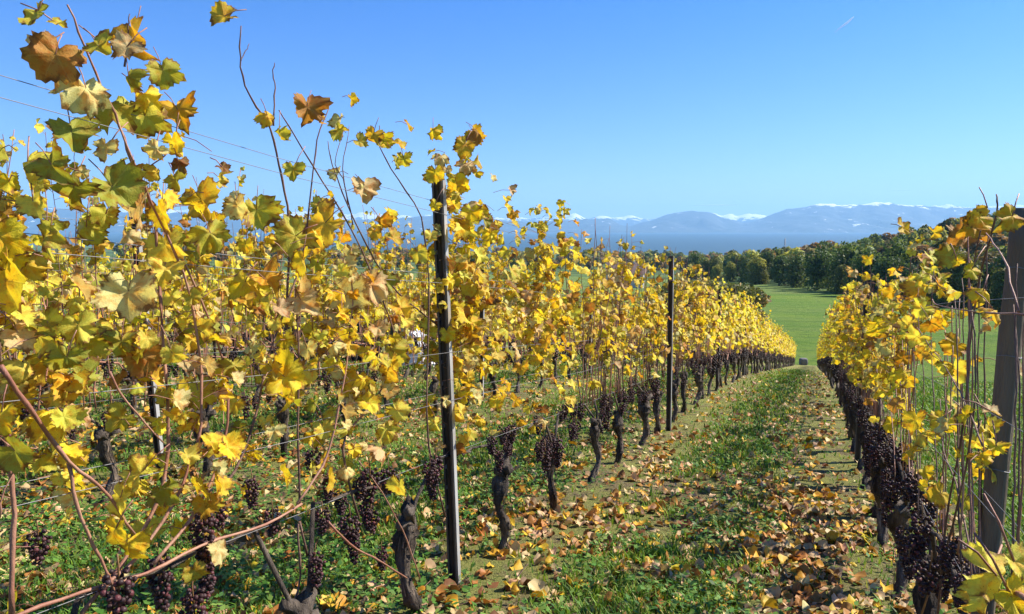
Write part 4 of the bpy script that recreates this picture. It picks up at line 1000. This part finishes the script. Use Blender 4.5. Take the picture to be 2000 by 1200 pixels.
# second line and shrubs at the foot
for i in range(14):
    px = 1360 + i * 48 + rt.uniform(-12, 12); t = (px - 1000) / 1400; Y = float(edge_depth(t)) + rt.uniform(14, 24)
    tree(px, Y, rt.choice([0, 1, 5, 6, 2]), rt.uniform(.95, 1.15), 'tree standing behind the meadow edge trees, %s of the second line' % ordw(i), 'second line of trees beyond the meadow')
# bushy shrub at the end of the left row
sh, _ = crown_mb(77, 3.7, 7.5, 9000, .16, RUST + OLIVES * 2, .0, 16); shm = sh.mesh('crown', M_TREE, False)
sh2, _ = crown_mb(78, 3.2, 6.5, 8000, .16, OLIVES * 2 + GREENS, .0, 16); shm2 = sh2.mesh('crown', M_TREE, False)
for px, Y, me, s_, lab in ((1438, 96, shm, 1.62, 'reddish brown rounded bush just beyond the end of the left row'), (1395, 100, shm2, 1.95, 'olive green bush behind the vines left of the reddish bush'), (1345, 105, shm2, 1.9, 'low olive bush farthest left beyond the vines')):
    x = at_depth(px, 500, Y)[0]; root = empty('bush', (x, Y, gz(x, Y)), random.uniform(0, 6)); root.scale = (s_,) * 3; tag(root, lab, 'bush', 'bushes beyond the left row'); put('crown', me, root)
    mb = MB()
    for q in range(5): a = q * 1.3; tube(mb, [(0, 0, -.3), (math.cos(a) * .5, math.sin(a) * .5, 1.0), (math.cos(a) * 1.2, math.sin(a) * .9, 1.6)], [.07, .05, .02], 5)
    mb.obj('stems', M_TRUNK, root)
# woodland masses
def forest(name, cells, label):
    mb = MB(); g = np.random.default_rng(len(cells)); lib = []
    for k in range(8):
        pal = [GREENS, OLIVES, OLIVES, GREENS, RUST, OLIVES, YELL, RUST][k]; lib.append(crown_mb(700 + k, 13, 11, 620, .95, pal, .05, 8)[0])
    for (x, y, s_) in cells:
        src = lib[g.integers(8)]; z = gz(x, y); a = g.uniform(0, 6.28); c_, s2 = math.cos(a), math.sin(a)
        M = np.array([[c_, -s2, 0], [s2, c_, 0], [0, 0, 1]]) * s_; Vv = np.concatenate(src.V) @ M.T + np.array([x, y, z - .5])
        Cc = np.concatenate(src.C).copy(); Cc[:, :3] *= g.uniform(.8, 1.6); mb.add(Vv, None, np.concatenate(src.Q), Cc)
    o = mb.obj(name, M_TREE, smooth=False); tag(o, label, None, None, 'stuff'); return o
cells = []; g = np.random.default_rng(44)
for q in range(1500):
    t = g.uniform(.30, .90); px = 1000 + t * 1400; y = float(edge_depth(t)) + 22 + (600 - 0) * g.random() ** 1.1 * .75
    if y > 620: continue
    if t < .40 and y > 430: continue
    cells.append((t * y, y, g.uniform(.75, 1.15)))
cells = cells[:470]
forest('hillside_woodland', cells, 'dense mixed autumn woodland climbing the hill at right')
cells = []
for q in range(420):
    t = g.uniform(-.55, .42) if q % 4 else g.uniform(.1, .42); y = g.uniform(430, 1250) if q % 3 else g.uniform(900, 1300)
    if .338 < t < .365 and y > 500: continue
    if .30 < t < .37 and y < 760: continue
    cells.append((t * y, y, g.uniform(.8, 1.3) * (1.35 if y > 800 else 1)))
forest('lowland_woodland', cells, 'dark belt of woodland between the vines and the lake')

# house and mast
hx = at_depth(1222, 540, 240)[0]; hy = 240; root = empty('farmhouse', (hx, hy, gz(hx, hy)), R(-14)); tag(root, 'small pale farmhouse with brown roof glimpsed between leaves of the left row', 'house')
mb = MB(); box(mb, (-6, -4, -1), (6, 4, 5)); mb.obj('wall', M_WALLP, root, False)
mb = MB(); mb.add([(-6.6, -4.7, 4.9), (6.6, -4.7, 4.9), (6.6, 4.7, 4.9), (-6.6, 4.7, 4.9), (-6.6, 0, 8.3), (6.6, 0, 8.3)], [(0, 4, 3), (1, 2, 5)], [(0, 1, 5, 4), (2, 3, 4, 5), (0, 3, 2, 1)]); rf = mb.obj('roof', M_ROOF, root, False)
mb = MB(); box(mb, (2, -.5, 6.5), (3, .5, 9.3)); mb.obj('chimney', M_WALLP, rf, False)
for wx in (-4, -1.3, 1.3, 4):
    for wz in (1, 3.2):
        mb = MB(); box(mb, (wx - .55, -4.06, wz), (wx + .55, -4.003, wz + 1.2)); wf = mb.obj('window', M_STONE, root, False)
        mb = MB(); box(mb, (wx - .45, -4.09, wz + .1), (wx + .45, -4.063, wz + 1.1)); mb.obj('pane', M_PANE, wf, False)
Ym = 640; mx_ = at_depth(1533, 480, Ym)[0]; zt = at_depth(1533, 466, Ym)[2]; zb = gz(mx_, Ym); root = empty('lattice_mast', (mx_, Ym, zb)); tag(root, 'thin lattice mast rising above the wooded ridge', 'mast')
Hm = zt - zb
for sx in (-1, 1):
    for sy in (-1, 1):
        mb = MB(); tube(mb, [(sx * 1.1, sy * 1.1, 0), (sx * .25, sy * .25, Hm)], .12, 4); mb.obj('leg', M_STEEL, root)
mb = MB(); nseg = 12
for q in range(nseg):
    t0_, t1_ = q / nseg, (q + 1) / nseg; w0, w1 = 1.1 - .85 * t0_, 1.1 - .85 * t1_
    for a, b_ in (((-1, -1), (1, -1)), ((1, -1), (1, 1)), ((1, 1), (-1, 1)), ((-1, 1), (-1, -1))): tube(mb, [(a[0] * w0, a[1] * w0, t0_ * Hm), (b_[0] * w1, b_[1] * w1, t1_ * Hm)], .06, 3, cap=False)
mb.obj('bracing', M_STEEL, root)['kind'] = 'stuff'
print('THINGS', n_things, 'objects', len(bpy.data.objects))
